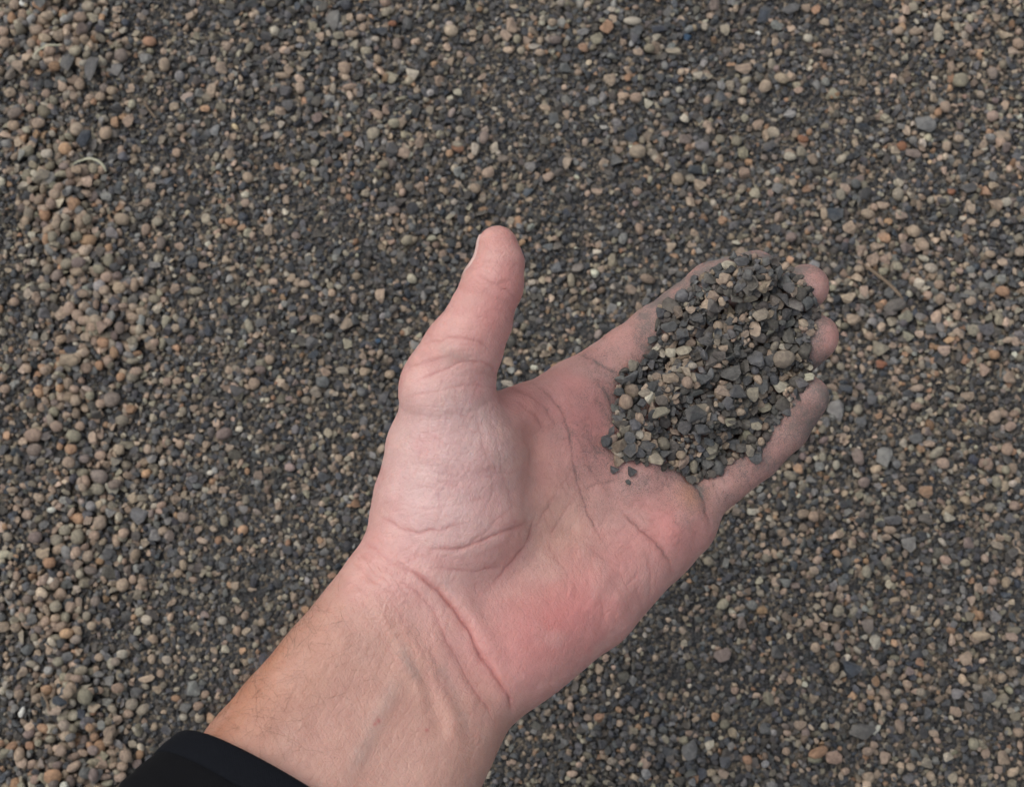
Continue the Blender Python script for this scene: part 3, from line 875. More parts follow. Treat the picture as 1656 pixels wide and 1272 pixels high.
# ------------------------------------------------------------------ gravel on the ground: stones dropped one after another on a height map
# stones picked out in the photograph: origin and scale of the enlarged crop they were read from, then cx,cy,w,h,turn,colour
TRACED = [
 (0, 0, 3.18, """215,185,65,52,-20,t 180,238,55,62,0,t 255,232,72,50,20,t 340,100,48,58,0,o 425,110,72,58,0,t 465,55,72,56,0,v 100,350,64,60,0,t 35,235,60,62,0,p
 630,300,74,74,0,m 600,360,72,78,0,g 755,305,66,62,0,g 845,335,60,78,0,t 1140,345,64,66,10,p 480,375,62,132,10,n 360,342,80,96,0,n 325,450,56,56,0,t 412,437,60,66,0,t
 240,487,52,50,0,t 388,498,54,54,0,t 575,470,56,54,0,t 520,505,60,50,0,t 165,567,50,44,0,t 85,590,84,62,-20,m 75,655,66,60,0,t 140,675,54,40,20,l 205,645,72,62,0,p
 660,620,64,78,0,p 585,620,50,72,0,o 545,685,64,82,0,t 400,675,72,76,0,t 350,785,72,66,0,o 260,812,64,54,0,l 410,890,60,50,0,t 485,875,56,58,0,v 465,955,64,62,0,t
 550,1015,66,56,0,g 395,1065,64,78,0,o 295,1015,62,62,0,p 275,1065,56,62,0,t 240,1112,62,70,0,o 305,1175,52,52,0,t 455,1240,92,58,0,o 630,1130,82,62,0,t
 750,1180,50,72,0,t 810,1140,60,52,0,v 575,1200,62,82,-20,g 770,215,72,62,0,o 910,790,50,52,0,p 810,880,46,46,0,l 930,662,44,44,0,p 1055,558,54,40,0,o
 1085,460,56,88,15,t 1025,472,52,52,0,g 1165,232,50,54,0,t 1545,455,52,66,0,p 1480,548,62,62,0,n 1385,1190,46,72,0,t 1245,1175,52,40,-20,o 1285,1200,62,52,0,v 1265,1050,52,50,0,t
 1425,700,44,44,0,l 235,55,70,80,0,n 440,720,60,110,20,b 80,35,60,60,0,t 20,170,60,60,0,p 780,960,50,40,0,t"""),
 (1100, 0, 2.978, """530,48,92,52,-8,n 604,42,46,46,0,p 652,48,48,52,0,o 693,110,50,50,0,t 115,140,36,50,0,l 213,150,50,62,0,v 405,75,60,110,20,b 35,180,44,40,0,u 612,192,48,46,0,l
 460,208,46,44,0,p 705,265,66,42,0,m 303,333,84,56,-8,t 85,362,50,40,0,l 320,385,54,40,-20,v 410,418,62,76,25,t 445,308,50,56,0,v 305,440,40,50,0,v 1130,162,68,42,0,t
 1048,158,52,44,-20,p 1277,88,62,46,30,t 1375,220,44,40,0,p 1625,215,56,54,0,p 1520,95,54,50,0,p 1345,392,80,80,0,v 1178,602,104,86,0,g 1090,628,40,62,0,p 1120,680,46,44,0,g
 1220,475,42,46,0,p 1275,518,56,60,0,p 1510,555,62,66,20,p 1558,650,74,62,0,t 1068,705,56,50,30,r 1035,725,50,44,0,t 1283,708,46,54,0,p 593,665,58,40,15,r 590,720,56,54,0,v
 533,748,64,46,15,l 193,668,54,48,25,v 272,677,54,58,0,v 305,728,52,66,0,v 103,880,70,68,0,t 473,897,62,58,0,g 362,920,58,60,0,v 535,965,42,48,0,t 768,942,44,64,0,v
 795,905,60,52,30,t 980,988,72,40,0,t 905,1030,70,50,20,t 735,1030,104,78,10,b 812,1105,62,66,-30,p 985,1142,62,58,0,o 1525,985,70,70,-30,p 1060,882,36,52,0,l 845,888,50,50,0,n
 1385,908,80,56,0,n 485,385,76,50,20,t 570,432,50,40,0,p 1340,670,54,40,0,t 1120,742,76,46,10,m 1305,925,48,36,0,r 1395,1015,40,50,0,t 20,575,36,46,-40,l 135,605,56,44,20,p
 1565,175,70,40,10,t 700,395,46,46,0,g 1500,360,50,70,0,m 590,885,10,10,0,d 950,20,50,44,0,b 440,690,80,50,-30,n"""),
 (1100, 850, 2.978, """1090,92,72,86,0,g 140,168,56,46,20,v 640,215,48,44,0,t 990,180,44,50,-20,v 1265,170,60,46,20,t 1365,180,58,40,0,v 890,222,52,66,0,v 1430,298,52,52,0,t 1480,310,40,44,0,t
 1560,275,46,60,0,t 1500,268,50,44,0,p 390,320,40,42,0,v 755,412,54,66,20,v 1508,438,58,62,10,g 1385,437,54,50,0,v 300,465,50,60,0,m 620,468,44,44,0,p 895,485,54,74,0,m
 1435,532,92,50,5,p 1585,535,62,46,10,t 1365,637,66,76,0,t 1115,402,38,38,0,l 205,620,92,78,0,m 470,605,70,66,0,n 740,680,50,60,25,t 825,690,90,86,0,b 940,748,40,56,-15,o
 1540,733,46,50,0,t 1335,808,72,54,0,g 1320,892,62,50,20,t 1615,915,58,50,0,v 875,990,136,78,5,n 410,978,62,72,-20,n 568,960,46,50,0,p 255,995,48,56,0,t 1060,965,48,76,-25,t
 1220,998,50,40,0,t 1412,1048,60,62,0,v 660,1090,100,52,-25,o 735,1112,84,70,0,t 907,1085,62,52,0,t 510,1083,44,40,0,p 990,1115,60,66,0,t 1285,1108,56,44,-20,l 1470,1095,46,54,0,t
 1560,1115,72,72,0,t 912,1210,58,56,0,t 1190,1140,62,48,20,v 1110,1160,46,44,0,t 1535,1175,40,42,0,t 325,1125,50,46,0,o 205,1195,56,46,30,t 45,1080,80,110,0,n 1310,1210,50,60,0,v
 1145,655,48,40,15,o 1010,660,40,36,0,p 1100,1215,60,60,0,n 1480,820,70,66,0,n 1390,870,50,60,0,m 650,585,50,52,0,t 1150,800,50,44,0,v"""),
 (0, 380, 3.943, """560,38,112,82,8,o 358,35,64,82,0,v 300,35,52,88,0,o 425,180,98,76,-20,v 515,190,98,82,0,m 505,245,84,58,0,t 695,165,70,92,0,v 690,78,54,58,0,o 640,228,78,64,0,v 690,280,86,70,0,t
 465,300,54,54,0,p 282,322,84,52,0,v 770,352,88,84,25,t 680,365,70,66,0,t 628,385,56,66,0,v 540,382,84,60,10,t 445,470,86,100,0,t 228,385,60,62,0,p 278,492,84,76,0,n 505,520,78,80,0,p
 553,560,80,66,0,p 545,650,74,74,0,t 610,608,54,66,0,t 675,605,76,96,0,p 605,680,60,66,0,t 668,698,82,80,0,o 733,752,58,82,-15,o 852,680,76,70,0,v 848,605,68,68,0,t 850,528,86,58,15,p
 775,605,66,88,0,m 455,805,130,84,5,t 388,662,74,62,0,t 630,830,60,68,0,o 295,875,58,58,0,t 170,850,60,56,0,p 765,900,60,62,0,o 865,868,92,60,-10,p 715,1050,114,110,0,m 640,1075,70,70,0,p
 492,1060,74,80,0,t 582,1032,62,66,0,v 340,1125,72,72,0,v 835,1105,76,64,0,o 780,1185,90,76,0,v 510,1218,72,66,0,t 360,1222,86,76,20,t 1225,172,96,104,0,b 1030,55,66,96,0,m
 985,190,84,52,0,g 985,405,82,60,0,v 1255,358,92,54,0,v 1495,430,64,62,20,v 1065,935,62,60,0,t 990,688,56,52,0,p 1630,960,78,86,0,t 1215,670,72,62,0,m 1525,1005,96,80,0,n
 1170,1125,52,58,0,v 1385,1205,58,66,0,p 210,635,60,66,0,g 25,975,70,66,10,p 85,420,70,60,0,p 215,175,50,52,0,l 445,735,90,70,0,b 770,165,54,66,0,w 330,1030,54,60,0,v"""),
 (0, 680, 3.943, """215,95,120,90,0,t 470,100,106,84,25,v 505,30,76,66,0,t 455,185,84,72,0,o 765,190,76,74,0,p 745,265,70,74,0,v 645,360,116,92,10,m 632,440,90,80,0,v 740,410,94,66,-15,m 525,335,86,66,0,v
 455,275,88,80,0,p 545,245,70,62,0,m 645,225,82,62,0,t 380,160,48,56,0,o 590,110,64,92,0,p 225,190,104,92,0,m 175,600,76,66,0,t 715,590,72,66,0,g 640,650,92,102,10,t 610,735,76,66,0,p
 235,745,92,80,0,m 365,765,86,84,0,v 415,700,92,70,-20,v 498,740,92,110,-15,v 795,720,72,72,0,p 885,610,116,110,20,n 995,730,70,80,0,g 278,850,98,84,0,t 320,908,86,78,-10,o 565,862,76,78,0,p
 505,840,66,66,0,t 635,892,60,50,0,o 580,955,92,56,10,m 695,965,100,96,0,w 785,1050,84,94,0,p 845,1012,58,66,0,p 915,1030,62,58,0,t 55,740,70,56,20,v 70,1105,60,70,0,v 450,1185,66,82,0,t
 265,1170,72,48,0,p 610,1150,70,70,0,m 545,435,54,56,0,t 250,490,80,56,15,p 85,445,74,38,0,t 330,440,54,66,-30,p 1435,90,110,72,-20,m 1320,155,54,54,0,p 945,185,58,66,0,t 905,492,62,44,0,v
 1175,620,84,76,0,m 1070,640,56,60,0,g 1435,640,54,80,0,v 1175,920,50,70,0,t 930,785,60,62,0,t 1500,1055,56,56,0,p 1525,1205,50,56,0,t 700,850,90,80,0,n 340,60,90,100,0,m 1245,380,66,62,0,n
 985,545,54,40,-20,l 870,735,64,70,0,w 110,200,84,60,0,b"""),
 (0, 960, 3.943, """450,82,72,88,0,t 420,150,66,76,0,v 555,140,58,66,0,v 590,205,62,62,0,p 112,215,74,66,-25,p 260,145,56,56,0,t 940,165,80,68,0,l 1425,170,62,56,0,l 1515,232,56,62,0,p 975,290,76,64,0,p
 790,385,76,66,0,l 745,430,66,60,0,v 970,415,56,66,0,p 1070,420,68,58,0,l 1025,508,56,56,0,t 940,540,104,50,-5,p 765,600,82,70,-20,t 470,628,74,80,0,p 565,655,112,108,0,v 310,612,82,74,0,o
 705,555,76,72,-20,g 1238,600,88,100,0,g 1310,640,54,58,0,t 1120,665,66,44,0,o 845,700,86,76,0,v 915,735,96,70,-30,v 820,760,72,60,0,t 1265,715,72,64,0,p 680,690,92,54,0,g 1165,785,56,48,0,l
 380,745,92,62,-25,t 125,640,68,72,0,t 65,640,60,64,0,g 710,880,78,112,15,t 610,912,62,62,0,o 585,850,66,56,0,o 980,845,46,56,0,p 405,995,74,78,0,t 600,995,82,66,0,m 840,955,66,54,0,v
 810,1030,82,86,0,t 885,1025,54,70,0,o 480,1100,110,62,-30,t 360,1160,116,110,0,o 200,1085,76,58,-20,t 780,1095,76,66,0,p 235,1180,66,66,0,p 615,1150,70,90,0,m 20,950,50,50,0,o 445,400,80,66,0,n
 340,365,54,54,0,p 535,490,96,60,-20,v 515,540,70,50,0,t 1180,725,86,66,0,n 1440,350,56,50,0,l 655,835,60,70,0,g 85,10,80,50,0,t 420,685,96,56,20,b"""),
 (400, 0, 3.943, """545,120,96,140,25,g 420,165,54,72,0,v 650,105,54,72,0,p 725,105,72,56,0,p 735,170,56,62,0,t 665,212,92,48,5,p 340,243,60,46,0,p 925,155,60,38,5,r 815,243,56,38,0,l 885,75,66,66,0,v
 1415,55,54,56,0,v 1290,170,50,46,0,l 1435,222,64,52,0,p 955,280,62,84,0,m 250,322,58,62,0,m 372,342,84,60,-25,v 620,435,82,84,0,t 340,440,54,50,0,p 225,482,92,40,0,p 340,565,62,78,0,p
 170,575,58,52,0,m 655,558,96,40,-10,t 915,502,84,74,25,v 1060,480,84,102,-15,l 1340,592,62,56,0,l 395,608,72,66,0,n 255,675,84,76,-20,g 440,660,72,70,0,w 448,755,80,82,0,m 805,860,90,96,0,v
 938,800,80,64,0,v 1165,718,54,60,0,v 640,860,60,50,0,o 505,865,56,40,0,p 195,875,54,52,0,t 1005,990,76,80,15,p 925,960,84,84,0,n 1340,960,80,42,5,r 1290,985,50,56,0,o 1455,958,62,92,0,l
 1510,888,62,90,25,m 1535,1112,90,70,-20,t 1455,1218,72,66,0,t 315,1100,56,56,0,p 230,1192,54,42,0,p 610,1215,50,54,0,t 970,1200,50,60,0,p 250,585,84,90,0,n 1400,720,70,72,0,n 885,700,50,70,0,t
 1085,590,54,44,0,t 1355,835,56,50,0,v 1375,1135,40,46,0,g 1295,395,46,80,15,t 855,200,80,66,0,b 1130,360,70,70,20,n 1215,820,80,54,0,n"""),
 (780, 0, 3.943, """188,180,72,106,0,p 318,200,58,50,0,p 500,30,56,60,0,v 222,265,54,62,0,v 290,268,62,62,0,t 372,262,40,60,0,p 325,310,80,42,10,l 248,335,56,56,0,v 365,360,66,48,0,t 445,162,60,56,0,t 380,155,50,40,0,l
 640,208,84,56,0,g 790,188,98,92,-30,o 955,153,112,52,5,l 725,265,86,86,0,v 640,312,66,78,0,o 980,215,84,84,0,n 1415,185,50,66,0,l 1545,195,62,74,0,v 1285,240,60,60,0,u 1215,337,104,50,5,v
 1060,325,72,62,0,v 990,350,66,60,0,t 1130,195,116,54,-5,b 465,275,84,54,0,m 615,465,56,50,0,p 810,520,80,88,0,t 925,500,50,60,0,o 1010,502,44,44,0,v 1375,480,74,46,0,l 1445,490,60,54,0,v
 900,615,84,58,0,p 980,630,84,66,0,t 770,625,50,80,15,g 705,650,76,76,-30,g 1062,660,60,72,0,l 400,698,80,50,10,p 455,760,72,96,0,n 1280,762,50,66,-30,l 1440,800,76,50,-20,o 945,870,90,92,0,b
 1020,890,44,54,0,v 990,968,112,92,0,t 1095,962,80,52,10,v 1515,890,76,56,15,v 1620,900,62,74,0,v 1580,540,56,76,0,v 1525,540,52,72,0,g 1295,880,84,66,0,m 1400,920,100,96,0,n 140,1018,90,56,0,m
 305,1070,76,68,0,g 535,1050,54,86,20,t 600,1038,44,44,0,g 645,1055,48,52,0,g 20,890,60,86,20,p 1250,1135,90,92,-20,t 1400,1165,90,92,0,v 1330,1125,62,56,0,v 1635,445,56,66,0,p 1160,430,44,56,0,g
 1255,575,46,46,0,l 860,1020,90,80,20,n 1370,1070,116,56,5,b 1510,650,74,52,-25,v 40,1110,80,66,-10,p 730,1220,76,44,10,p 1170,850,54,40,0,p 530,440,80,66,0,n"""),
 (1300, 340, 4.542, """205,40,160,90,10,b 480,32,110,76,10,t 328,138,92,110,10,p 590,200,98,80,0,o 510,355,96,112,0,p 405,432,84,62,0,t 880,262,86,76,0,t 880,350,86,52,15,l 935,425,104,76,15,l 685,415,66,72,0,v
 590,445,82,62,-10,v 330,640,114,86,-25,p 432,605,66,90,0,p 365,800,122,92,5,p 660,705,172,112,-25,w 735,795,118,104,-15,v 990,550,84,76,0,p 990,665,76,92,0,t 755,480,66,62,0,t 800,515,56,56,0,t
 1135,450,60,50,0,p 1215,440,66,60,0,g 1455,600,112,80,15,o 1435,800,84,100,0,v 1120,775,66,84,0,p 1215,675,84,70,0,t 845,790,84,70,25,g 1230,885,72,102,0,v 1130,910,96,54,35,p 565,1015,132,122,0,v
 765,930,92,86,0,v 835,920,66,60,0,t 1015,1040,94,82,0,p 1385,1070,84,76,0,o 1325,1170,80,112,0,p 1495,1230,104,96,0,t 745,1105,72,56,0,t 860,1135,50,82,0,v 675,1235,58,52,0,p 745,1225,66,56,0,g
 275,1145,62,62,0,v 1440,515,66,76,0,g 1360,470,96,76,-20,g 1230,80,76,62,0,p 1135,180,66,62,0,v 1365,325,84,60,0,p 1585,310,90,80,0,p 1455,385,76,76,0,t 620,610,76,100,0,n 570,1130,96,66,10,r
 930,880,110,90,0,n 1330,880,130,104,0,n 1540,970,62,86,0,p 800,160,110,90,20,p 1030,190,44,92,-20,t 760,265,110,80,-30,m"""),
 (1240, 580, 3.976, """440,330,112,146,15,g 585,325,66,72,0,v 680,265,84,72,0,n 605,405,76,72,0,n 955,310,72,56,0,t 1395,70,68,92,0,p 1545,122,84,98,0,t 1285,245,90,62,0,t 1460,380,86,92,0,p 1560,435,84,66,-30,p
 750,635,114,142,0,g 580,630,76,122,0,m 950,515,104,84,0,n 1035,550,80,50,0,p 880,545,62,56,30,l 1120,680,84,76,0,t 1085,610,112,66,-30,v 1535,585,84,92,10,p 1455,580,50,50,0,t 200,705,66,76,0,o
 342,690,72,76,0,g 362,630,50,72,0,v 270,650,50,50,0,t 620,800,84,76,0,m 1010,860,92,84,0,o 650,905,72,76,0,v 590,875,56,62,0,v 925,930,66,66,0,v 300,1015,74,76,0,p 1010,1030,96,84,0,w 1160,1025,80,66,20,l
 1425,955,84,52,-15,v 1590,945,84,66,0,p 895,1190,104,124,0,v 545,1190,56,62,0,p 800,1040,124,72,5,n 1465,795,62,84,0,v 1525,720,60,60,0,v 1290,1185,80,76,0,m 1500,1150,66,56,0,p 1470,1200,92,56,25,v
 130,1175,60,66,20,p 780,1105,84,56,0,p 720,365,50,46,0,o 965,190,92,50,-10,t 1210,60,10,10,0,d 1215,480,72,50,0,t 1030,470,60,60,0,m 885,330,44,56,0,p 510,190,96,62,10,b"""),
 (380, 440, 5.78, """655,115,120,76,5,t 560,170,76,66,0,v 1360,230,100,136,0,p 475,305,84,76,0,g 470,495,66,66,0,g 335,835,96,104,0,t 255,940,112,82,10,m 215,1055,152,130,0,t 60,1110,120,130,0,g 1005,925,134,86,0,v
 850,940,84,110,-35,p 1450,960,100,92,0,t 1215,935,100,92,0,t 1055,1070,76,70,0,p 675,1210,100,72,10,v 1220,445,66,80,0,v 1435,440,60,66,0,p 980,150,62,50,0,l 880,600,84,66,0,g 165,65,70,66,0,t
 225,115,76,72,0,t 5,290,84,92,0,v 1360,760,66,66,-30,p 540,610,86,84,0,n 250,480,120,100,0,n 180,850,90,140,0,n 830,1040,130,120,0,n 530,1015,80,80,0,n 1340,645,60,56,0,u 740,780,110,90,-20,b
 365,100,96,76,0,p 1140,50,90,76,0,t 210,265,70,110,20,p"""),
]
RES = 0.0009
gx0, gx1, gy0, gy1 = GX0, GX1, GY0, GY1
NXg, NYg = int((gx1 - gx0) / RES), int((gy1 - gy0) / RES)
yy_, xx_ = np.meshgrid(np.arange(NYg) * RES + gy0, np.arange(NXg) * RES + gx0, indexing='ij')
flat = np.stack([xx_.ravel(), yy_.ravel(), np.zeros(xx_.size)], 1)
H = relief(flat).reshape(NYg, NXg).astype(np.float32)
OWN = np.full((NYg, NXg), -1, np.int32)

class Dropper:
    """drops flattened stones on a height map and remembers which stone shows in each cell"""
    def __init__(self, H, OWN, x0, y0, res):
        self.H, self.OWN, self.x0, self.y0, self.res = H, OWN, x0, y0, res
        self.st = {}
        self.rec = []
    def stencil(self, a):
        k = max(1, int(round(a / self.res * 4)))
        if k not in self.st:
            ar = k / 4.0
            n = int(math.ceil(ar))
            y, x = np.mgrid[-n:n + 1, -n:n + 1]
            d2 = (x * x + y * y) / (ar * ar)
            self.st[k] = (n, np.where(d2 < 1, np.sqrt(np.maximum(0, 1 - d2)), -9.0).astype(np.float32), (d2 < 0.8).astype(np.float32) / max(1, (d2 < 0.8).sum()))
        return self.st[k]
    def level(self, x, y, a):
        n, dome, wt = self.stencil(a)
        i = int((y - self.y0) / self.res); j = int((x - self.x0) / self.res)
        if i < n or j < n or i >= self.H.shape[0] - n or j >= self.H.shape[1] - n: return None
        w = self.H[i - n:i + n + 1, j - n:j + n + 1]
        return float((w * wt).sum()), i, j, n, dome, w
    def drop(self, x, y, a, c, lift, tries=2, spread=0.003, extra=None):
        best = None
        for t in range(tries):
            xx = x + (random.uniform(-spread, spread) if t else 0); yy = y + (random.uniform(-spread, spread) if t else 0)
            r_ = self.level(xx, yy, a)
            if r_ and (best is None or r_[0] < best[0][0]): best = (r_, xx, yy)
        if best is None: return None
        (h, i, j, n, dome, w), xx, yy = best
        z = h + c * lift
        top = z + c * dome
        m = top > w
        w[m] = top[m]
        k = len(self.rec)
        self.OWN[i - n:i + n + 1, j - n:j + n + 1][m] = k
        self.rec.append([xx, yy, z, a, c, extra])
        return k

drp = Dropper(H, OWN, gx0, gy0, RES)
NG = 128000
GX = rng.uniform(gx0 + .004, gx1 - .004, NG); GY = rng.uniform(gy0 + .004, gy1 - .004, NG)
gp, gdist = world_to_px(np.stack([GX, GY, np.zeros(NG)], 1))
bd, _ = poly_dist(gp[:, 0], gp[:, 1], [(70, -80), (110, 200), (150, 420), (165, 600), (130, 800), (90, 980), (120, 1150), (140, 1400)])
band = np.exp(-(bd / 78) ** 2) * (0.35 + 1.1 * sstep(0.3, 0.65, vnoise(np.stack([GX, GY, np.zeros(NG)], 1) + 8, 26.0)))
patch = vnoise(np.stack([GX, GY, np.zeros(NG)], 1) + 3, 14.0)
right = sstep(1050, 1600, gp[:, 0])
ptan = np.clip(0.30 + 0.15 * band + 0.10 * right + 0.28 * (patch - 0.5) - 0.06 * np.exp(-((gp[:, 0] - 560) / 190) ** 2 - ((gp[:, 1] - 560) / 260) ** 2), 0.05, 0.85)
is_tan = rng.random(NG) < ptan
diam = np.exp(rng.normal(math.log(2.02), 0.37, NG)) * (0.82 + 0.36 * vnoise(np.stack([GX, GY, np.zeros(NG)], 1) + 60, 22.0)) * np.where(is_tan, 1.08, 1.0) * (1 + 0.14 * band + 0.50 * band * is_tan + 0.06 * right)
diam = np.clip(diam, 1.0, 6.0)
rt = rng.random(NG)
tan_codes = np.array([CI[c_] for c_ in 'ttttttvvvvppolmgg']); dark_codes = np.array([CI[c_] for c_ in 'dddddddwwwwwnnnnbg'])
gcode = np.where(is_tan, rng.choice(tan_codes, NG), rng.choice(dark_codes, NG))
round_p = np.where(is_tan, 0.20 + 0.5 * band, 0.02)
gshape = np.where(rng.random(NG) < round_p, rng.choice(ROUND, NG), np.where(rng.random(NG) < np.where(is_tan, 0.8, 0.58), rng.choice(CHIP, NG), np.where(rng.random(NG) < .72, rng.choice(FLAKE, NG), rng.choice(SHELL, NG))))
order = np.argsort(rng.random(NG) + 0.45 * sstep(2.2, 5.0, diam))
for i in order:
    a = diam[i] * 0.0005
    c_ = a * HC[gshape[i]]
    drp.drop(GX[i], GY[i], a, c_, 0.55, 2, 0.004, (int(gshape[i]), int(gcode[i]), None))
n_rand = len(drp.rec)
# the stones read from the photograph go on last
spot_seen = []
for ox, oy, k, txt in TRACED:
    for it in txt.split():
        cx, cy, w_, h_, an, cc = it.split(',')
        px, py = ox + float(cx) / k, oy + float(cy) / k
        w_, h_ = float(w_) / k, float(h_) / k
        if w_ < 4 or any((px - a_) ** 2 + (py - b_) ** 2 < 60 for a_, b_ in spot_seen): continue
        spot_seen.append((px, py))
        g_, dist = px_to_ground(px, py, 0.006)
        pm = FPX / dist
        a = (w_ + h_) / 4 / pm / 1000 * 0.95
        asp = w_ / h_
        if cc in 'dwnbug': shp = random.choice(FLAKE + CHIP if max(w_, h_) > 18 else CHIP + CHIP + ROUND)
        else: shp = random.choice(ROUND if random.random() < (.85 if px < 330 else .42) else CHIP)
        drp.drop(g_[0], g_[1], a, a * HC[shp], 0.62, 1, 0, (shp, CI[cc], (asp, -float(an))))
rec = drp.rec
NR = len(rec)
vis = np.bincount(OWN[OWN >= 0], minlength=NR)
RX = np.array([[r_[0], r_[1], r_[2]] for r_ in rec]); RA = np.array([r_[3] for r_ in rec])
RS = np.array([r_[5][0] for r_ in rec]); RC = np.array([r_[5][1] for r_ in rec])

def jitter_cols(codes, traced, amt=0.30):
    n = len(codes)
    base = PALV[codes]
    lum = np.exp(rng.normal(0, amt, n)) ; lum[traced] = np.exp(rng.normal(0, 0.10, traced.sum()))
    hue = np.exp(rng.normal(0, 0.022, (n, 3)))
    c_ = base * lum[:, None] * hue
    grey = c_.mean(1, keepdims=True)
    return np.clip(c_ * 0.86 + grey * 0.14, 0.022, 0.6)
tr = np.arange(NR) >= n_rand
RCOL = jitter_cols(RC, tr, 0.24)
flatish = np.isin(RS, FLAKE + SHELL)
ROT = np.stack([rng.normal(0, np.where(flatish, 0.24, 0.45)), rng.normal(0, np.where(flatish, 0.24, 0.45)), rng.uniform(0, 6.283, NR)], 1)
ROT[:, 0] += np.where((RS < 15) & (rng.random(NR) < 0.35), math.pi, 0)
SCL = np.stack([RA * rng.uniform(0.88, 1.14, NR), RA * rng.uniform(0.88, 1.14, NR), RA * rng.uniform(0.85, 1.15, NR)], 1)
for i in range(n_rand, NR):
    asp, an = rec[i][5][2]
    me_ext = get_co(SHAPES[RS[i]][0]); ex = (me_ext.max(0) - me_ext.min(0)) / 2
    k = math.sqrt(asp)
    SCL[i] = (RA[i] * k / ex[0], RA[i] / k / ex[1], RA[i] * 0.92)
    ROT[i] = (random.uniform(-.15, .15), random.uniform(-.15, .15), R(an))

SHAPE_COL = bpy.data.collections.new('stone_shapes')
C.children.link(SHAPE_COL)
proto = {}
def stone_object(shape, loc, rot, scl, col, label, cat, group):
    me, kind, _, _ = SHAPES[shape]
    o = bpy.data.objects.new(kind, me)
    if shape not in proto:
        proto[shape] = o
        SHAPE_COL.objects.link(o)
    else:
        C.objects.link(o)
    o.location = loc; o.rotation_euler = rot; o.scale = scl
    o['col'] = [float(x) for x in col] + [1.0]
    return tag(o, label, cat, group)

# the stones that show largest become things of their own
pxy, pd_ = world_to_px(RX)
OUTLINE = [(805, 363), (842, 395), (850, 455), (830, 520), (800, 580), (815, 622), (870, 600), (940, 565), (1040, 500), (1110, 445), (1215, 400), (1258, 415), (1325, 430), (1346, 470), (1358, 550), (1345, 640),
           (1320, 690), (1230, 785), (1140, 885), (1050, 1000), (960, 1080), (825, 1165), (770, 1290), (180, 1290), (290, 1188), (350, 1160), (545, 940), (593, 840), (648, 640), (690, 545), (770, 415), (785, 370)]
in_view = (pxy[:, 0] > 4) & (pxy[:, 0] < 1652) & (pxy[:, 1] > 4) & (pxy[:, 1] < 1268) & ~in_poly(pxy[:, 0], pxy[:, 1], OUTLINE)
score = vis * in_view
top = np.argsort(-score)[:300]
is_thing = np.zeros(NR, bool); is_thing[top] = True

SHW = {'pebble': 'rounded pebble', 'stone_chip': 'angular stone', 'stone_flake': 'flat flake'}
def where_ground(x, y):
    if y < 110: r_ = 'at the top edge'
    elif y < 340: r_ = 'in upper gravel'
    elif y < 560: r_ = 'level with thumb'
    elif y < 800: r_ = 'level with pile'
    elif y < 1010: r_ = 'level with palm'
    elif y < 1170: r_ = 'in lower gravel'
    else: r_ = 'at the bottom edge'
    if x < 90: c_ = 'far left'
    elif x < 190: c_ = 'well left'
    elif x < 320: c_ = 'left side'
    elif x < 480: c_ = 'left of hand'
    elif x < 640: c_ = 'nearest the thumb'
    elif x < 860: c_ = 'above thumb' if y < 400 else 'beside hand'
    elif x < 1040: c_ = 'right of thumb'
    elif x < 1210: c_ = 'right of centre'
    elif x < 1360: c_ = 'near fingertips'
    elif x < 1500: c_ = 'beyond fingertips'
    else: c_ = 'far right'
    return r_ + ', ' + c_
NUMW = ['zero', 'one', 'two', 'three', 'four', 'five', 'six', 'seven', 'eight', 'nine', 'ten']
ORDW = ['leftmost', 'second', 'third', 'fourth', 'fifth', 'sixth', 'seventh', 'eighth', 'ninth', 'tenth']
def unique_labels(items):
    """items: list of (base label, x, y); tell look-alikes of one place apart by their order from the left"""
    out = [b_ for b_, _, _ in items]
    by = {}
    for i, it in enumerate(items): by.setdefault(it[0], []).append(i)
    for b_, ids in by.items():
        n = len(ids)
        if 2 <= n <= 10:
            for k, i in enumerate(sorted(ids, key=lambda q: items[q][1])):
                out[i] = b_ + ', ' + (ORDW[k] if k < n - 1 else 'rightmost') + ' of ' + NUMW[n]
                if len(out[i].split()) > 16: out[i] = out[i].replace(' the ', ' ')
    return out
def size_word(a, lo_, hi_):
    return 'small ' if a < lo_ else 'large ' if a > hi_ else ''
qa = np.quantile(RA[top], [0.3, 0.82])
base = []
for i in top:
    cw = PAL[CODES[RC[i]]][1]
    base.append((size_word(RA[i], *qa) + cw + ' ' + SHW[SHAPES[RS[i]][1]] + ' ' + where_ground(*pxy[i]), pxy[i, 0], pxy[i, 1]))
for i, lb in zip(top, unique_labels(base)):
    stone_object(int(RS[i]), RX[i], ROT[i], SCL[i], RCOL[i], lb, 'pebble' if RS[i] < 8 else 'stone', 'larger stones lying in the gravel')

# ------------------------------------------------------------------ stones held in the hand
bvh = BVHTree.FromPolygons([Vector(x) for x in HW], [tuple(p.vertices) for p in hand_me.polygons])
pr = cam_to_world(np.array([P(a_, b_, 0) for a_, b_ in PILE]))
hx0, hx1, hy0, hy1 = pr[:, 0].min() - .02, pr[:, 0].max() + .02, pr[:, 1].min() - .02, pr[:, 1].max() + .02
HR = 0.0005
nx_, ny_ = int((hx1 - hx0) / HR), int((hy1 - hy0) / HR)
HB = np.full((ny_, nx_), -1.0, np.float32)
for i in range(0, ny_, 2):
    for j in range(0, nx_, 2):
        hit_ = bvh.ray_cast(Vector((hx0 + j * HR, hy0 + i * HR, 0.5)), Vector((0, 0, -1)))
        if hit_[0] is not None: HB[i:i + 2, j:j + 2] = hit_[0].z
cy_, cx_ = np.meshgrid(hy0 + np.arange(ny_) * HR, hx0 + np.arange(nx_) * HR, indexing='ij')
ok = HB > 0
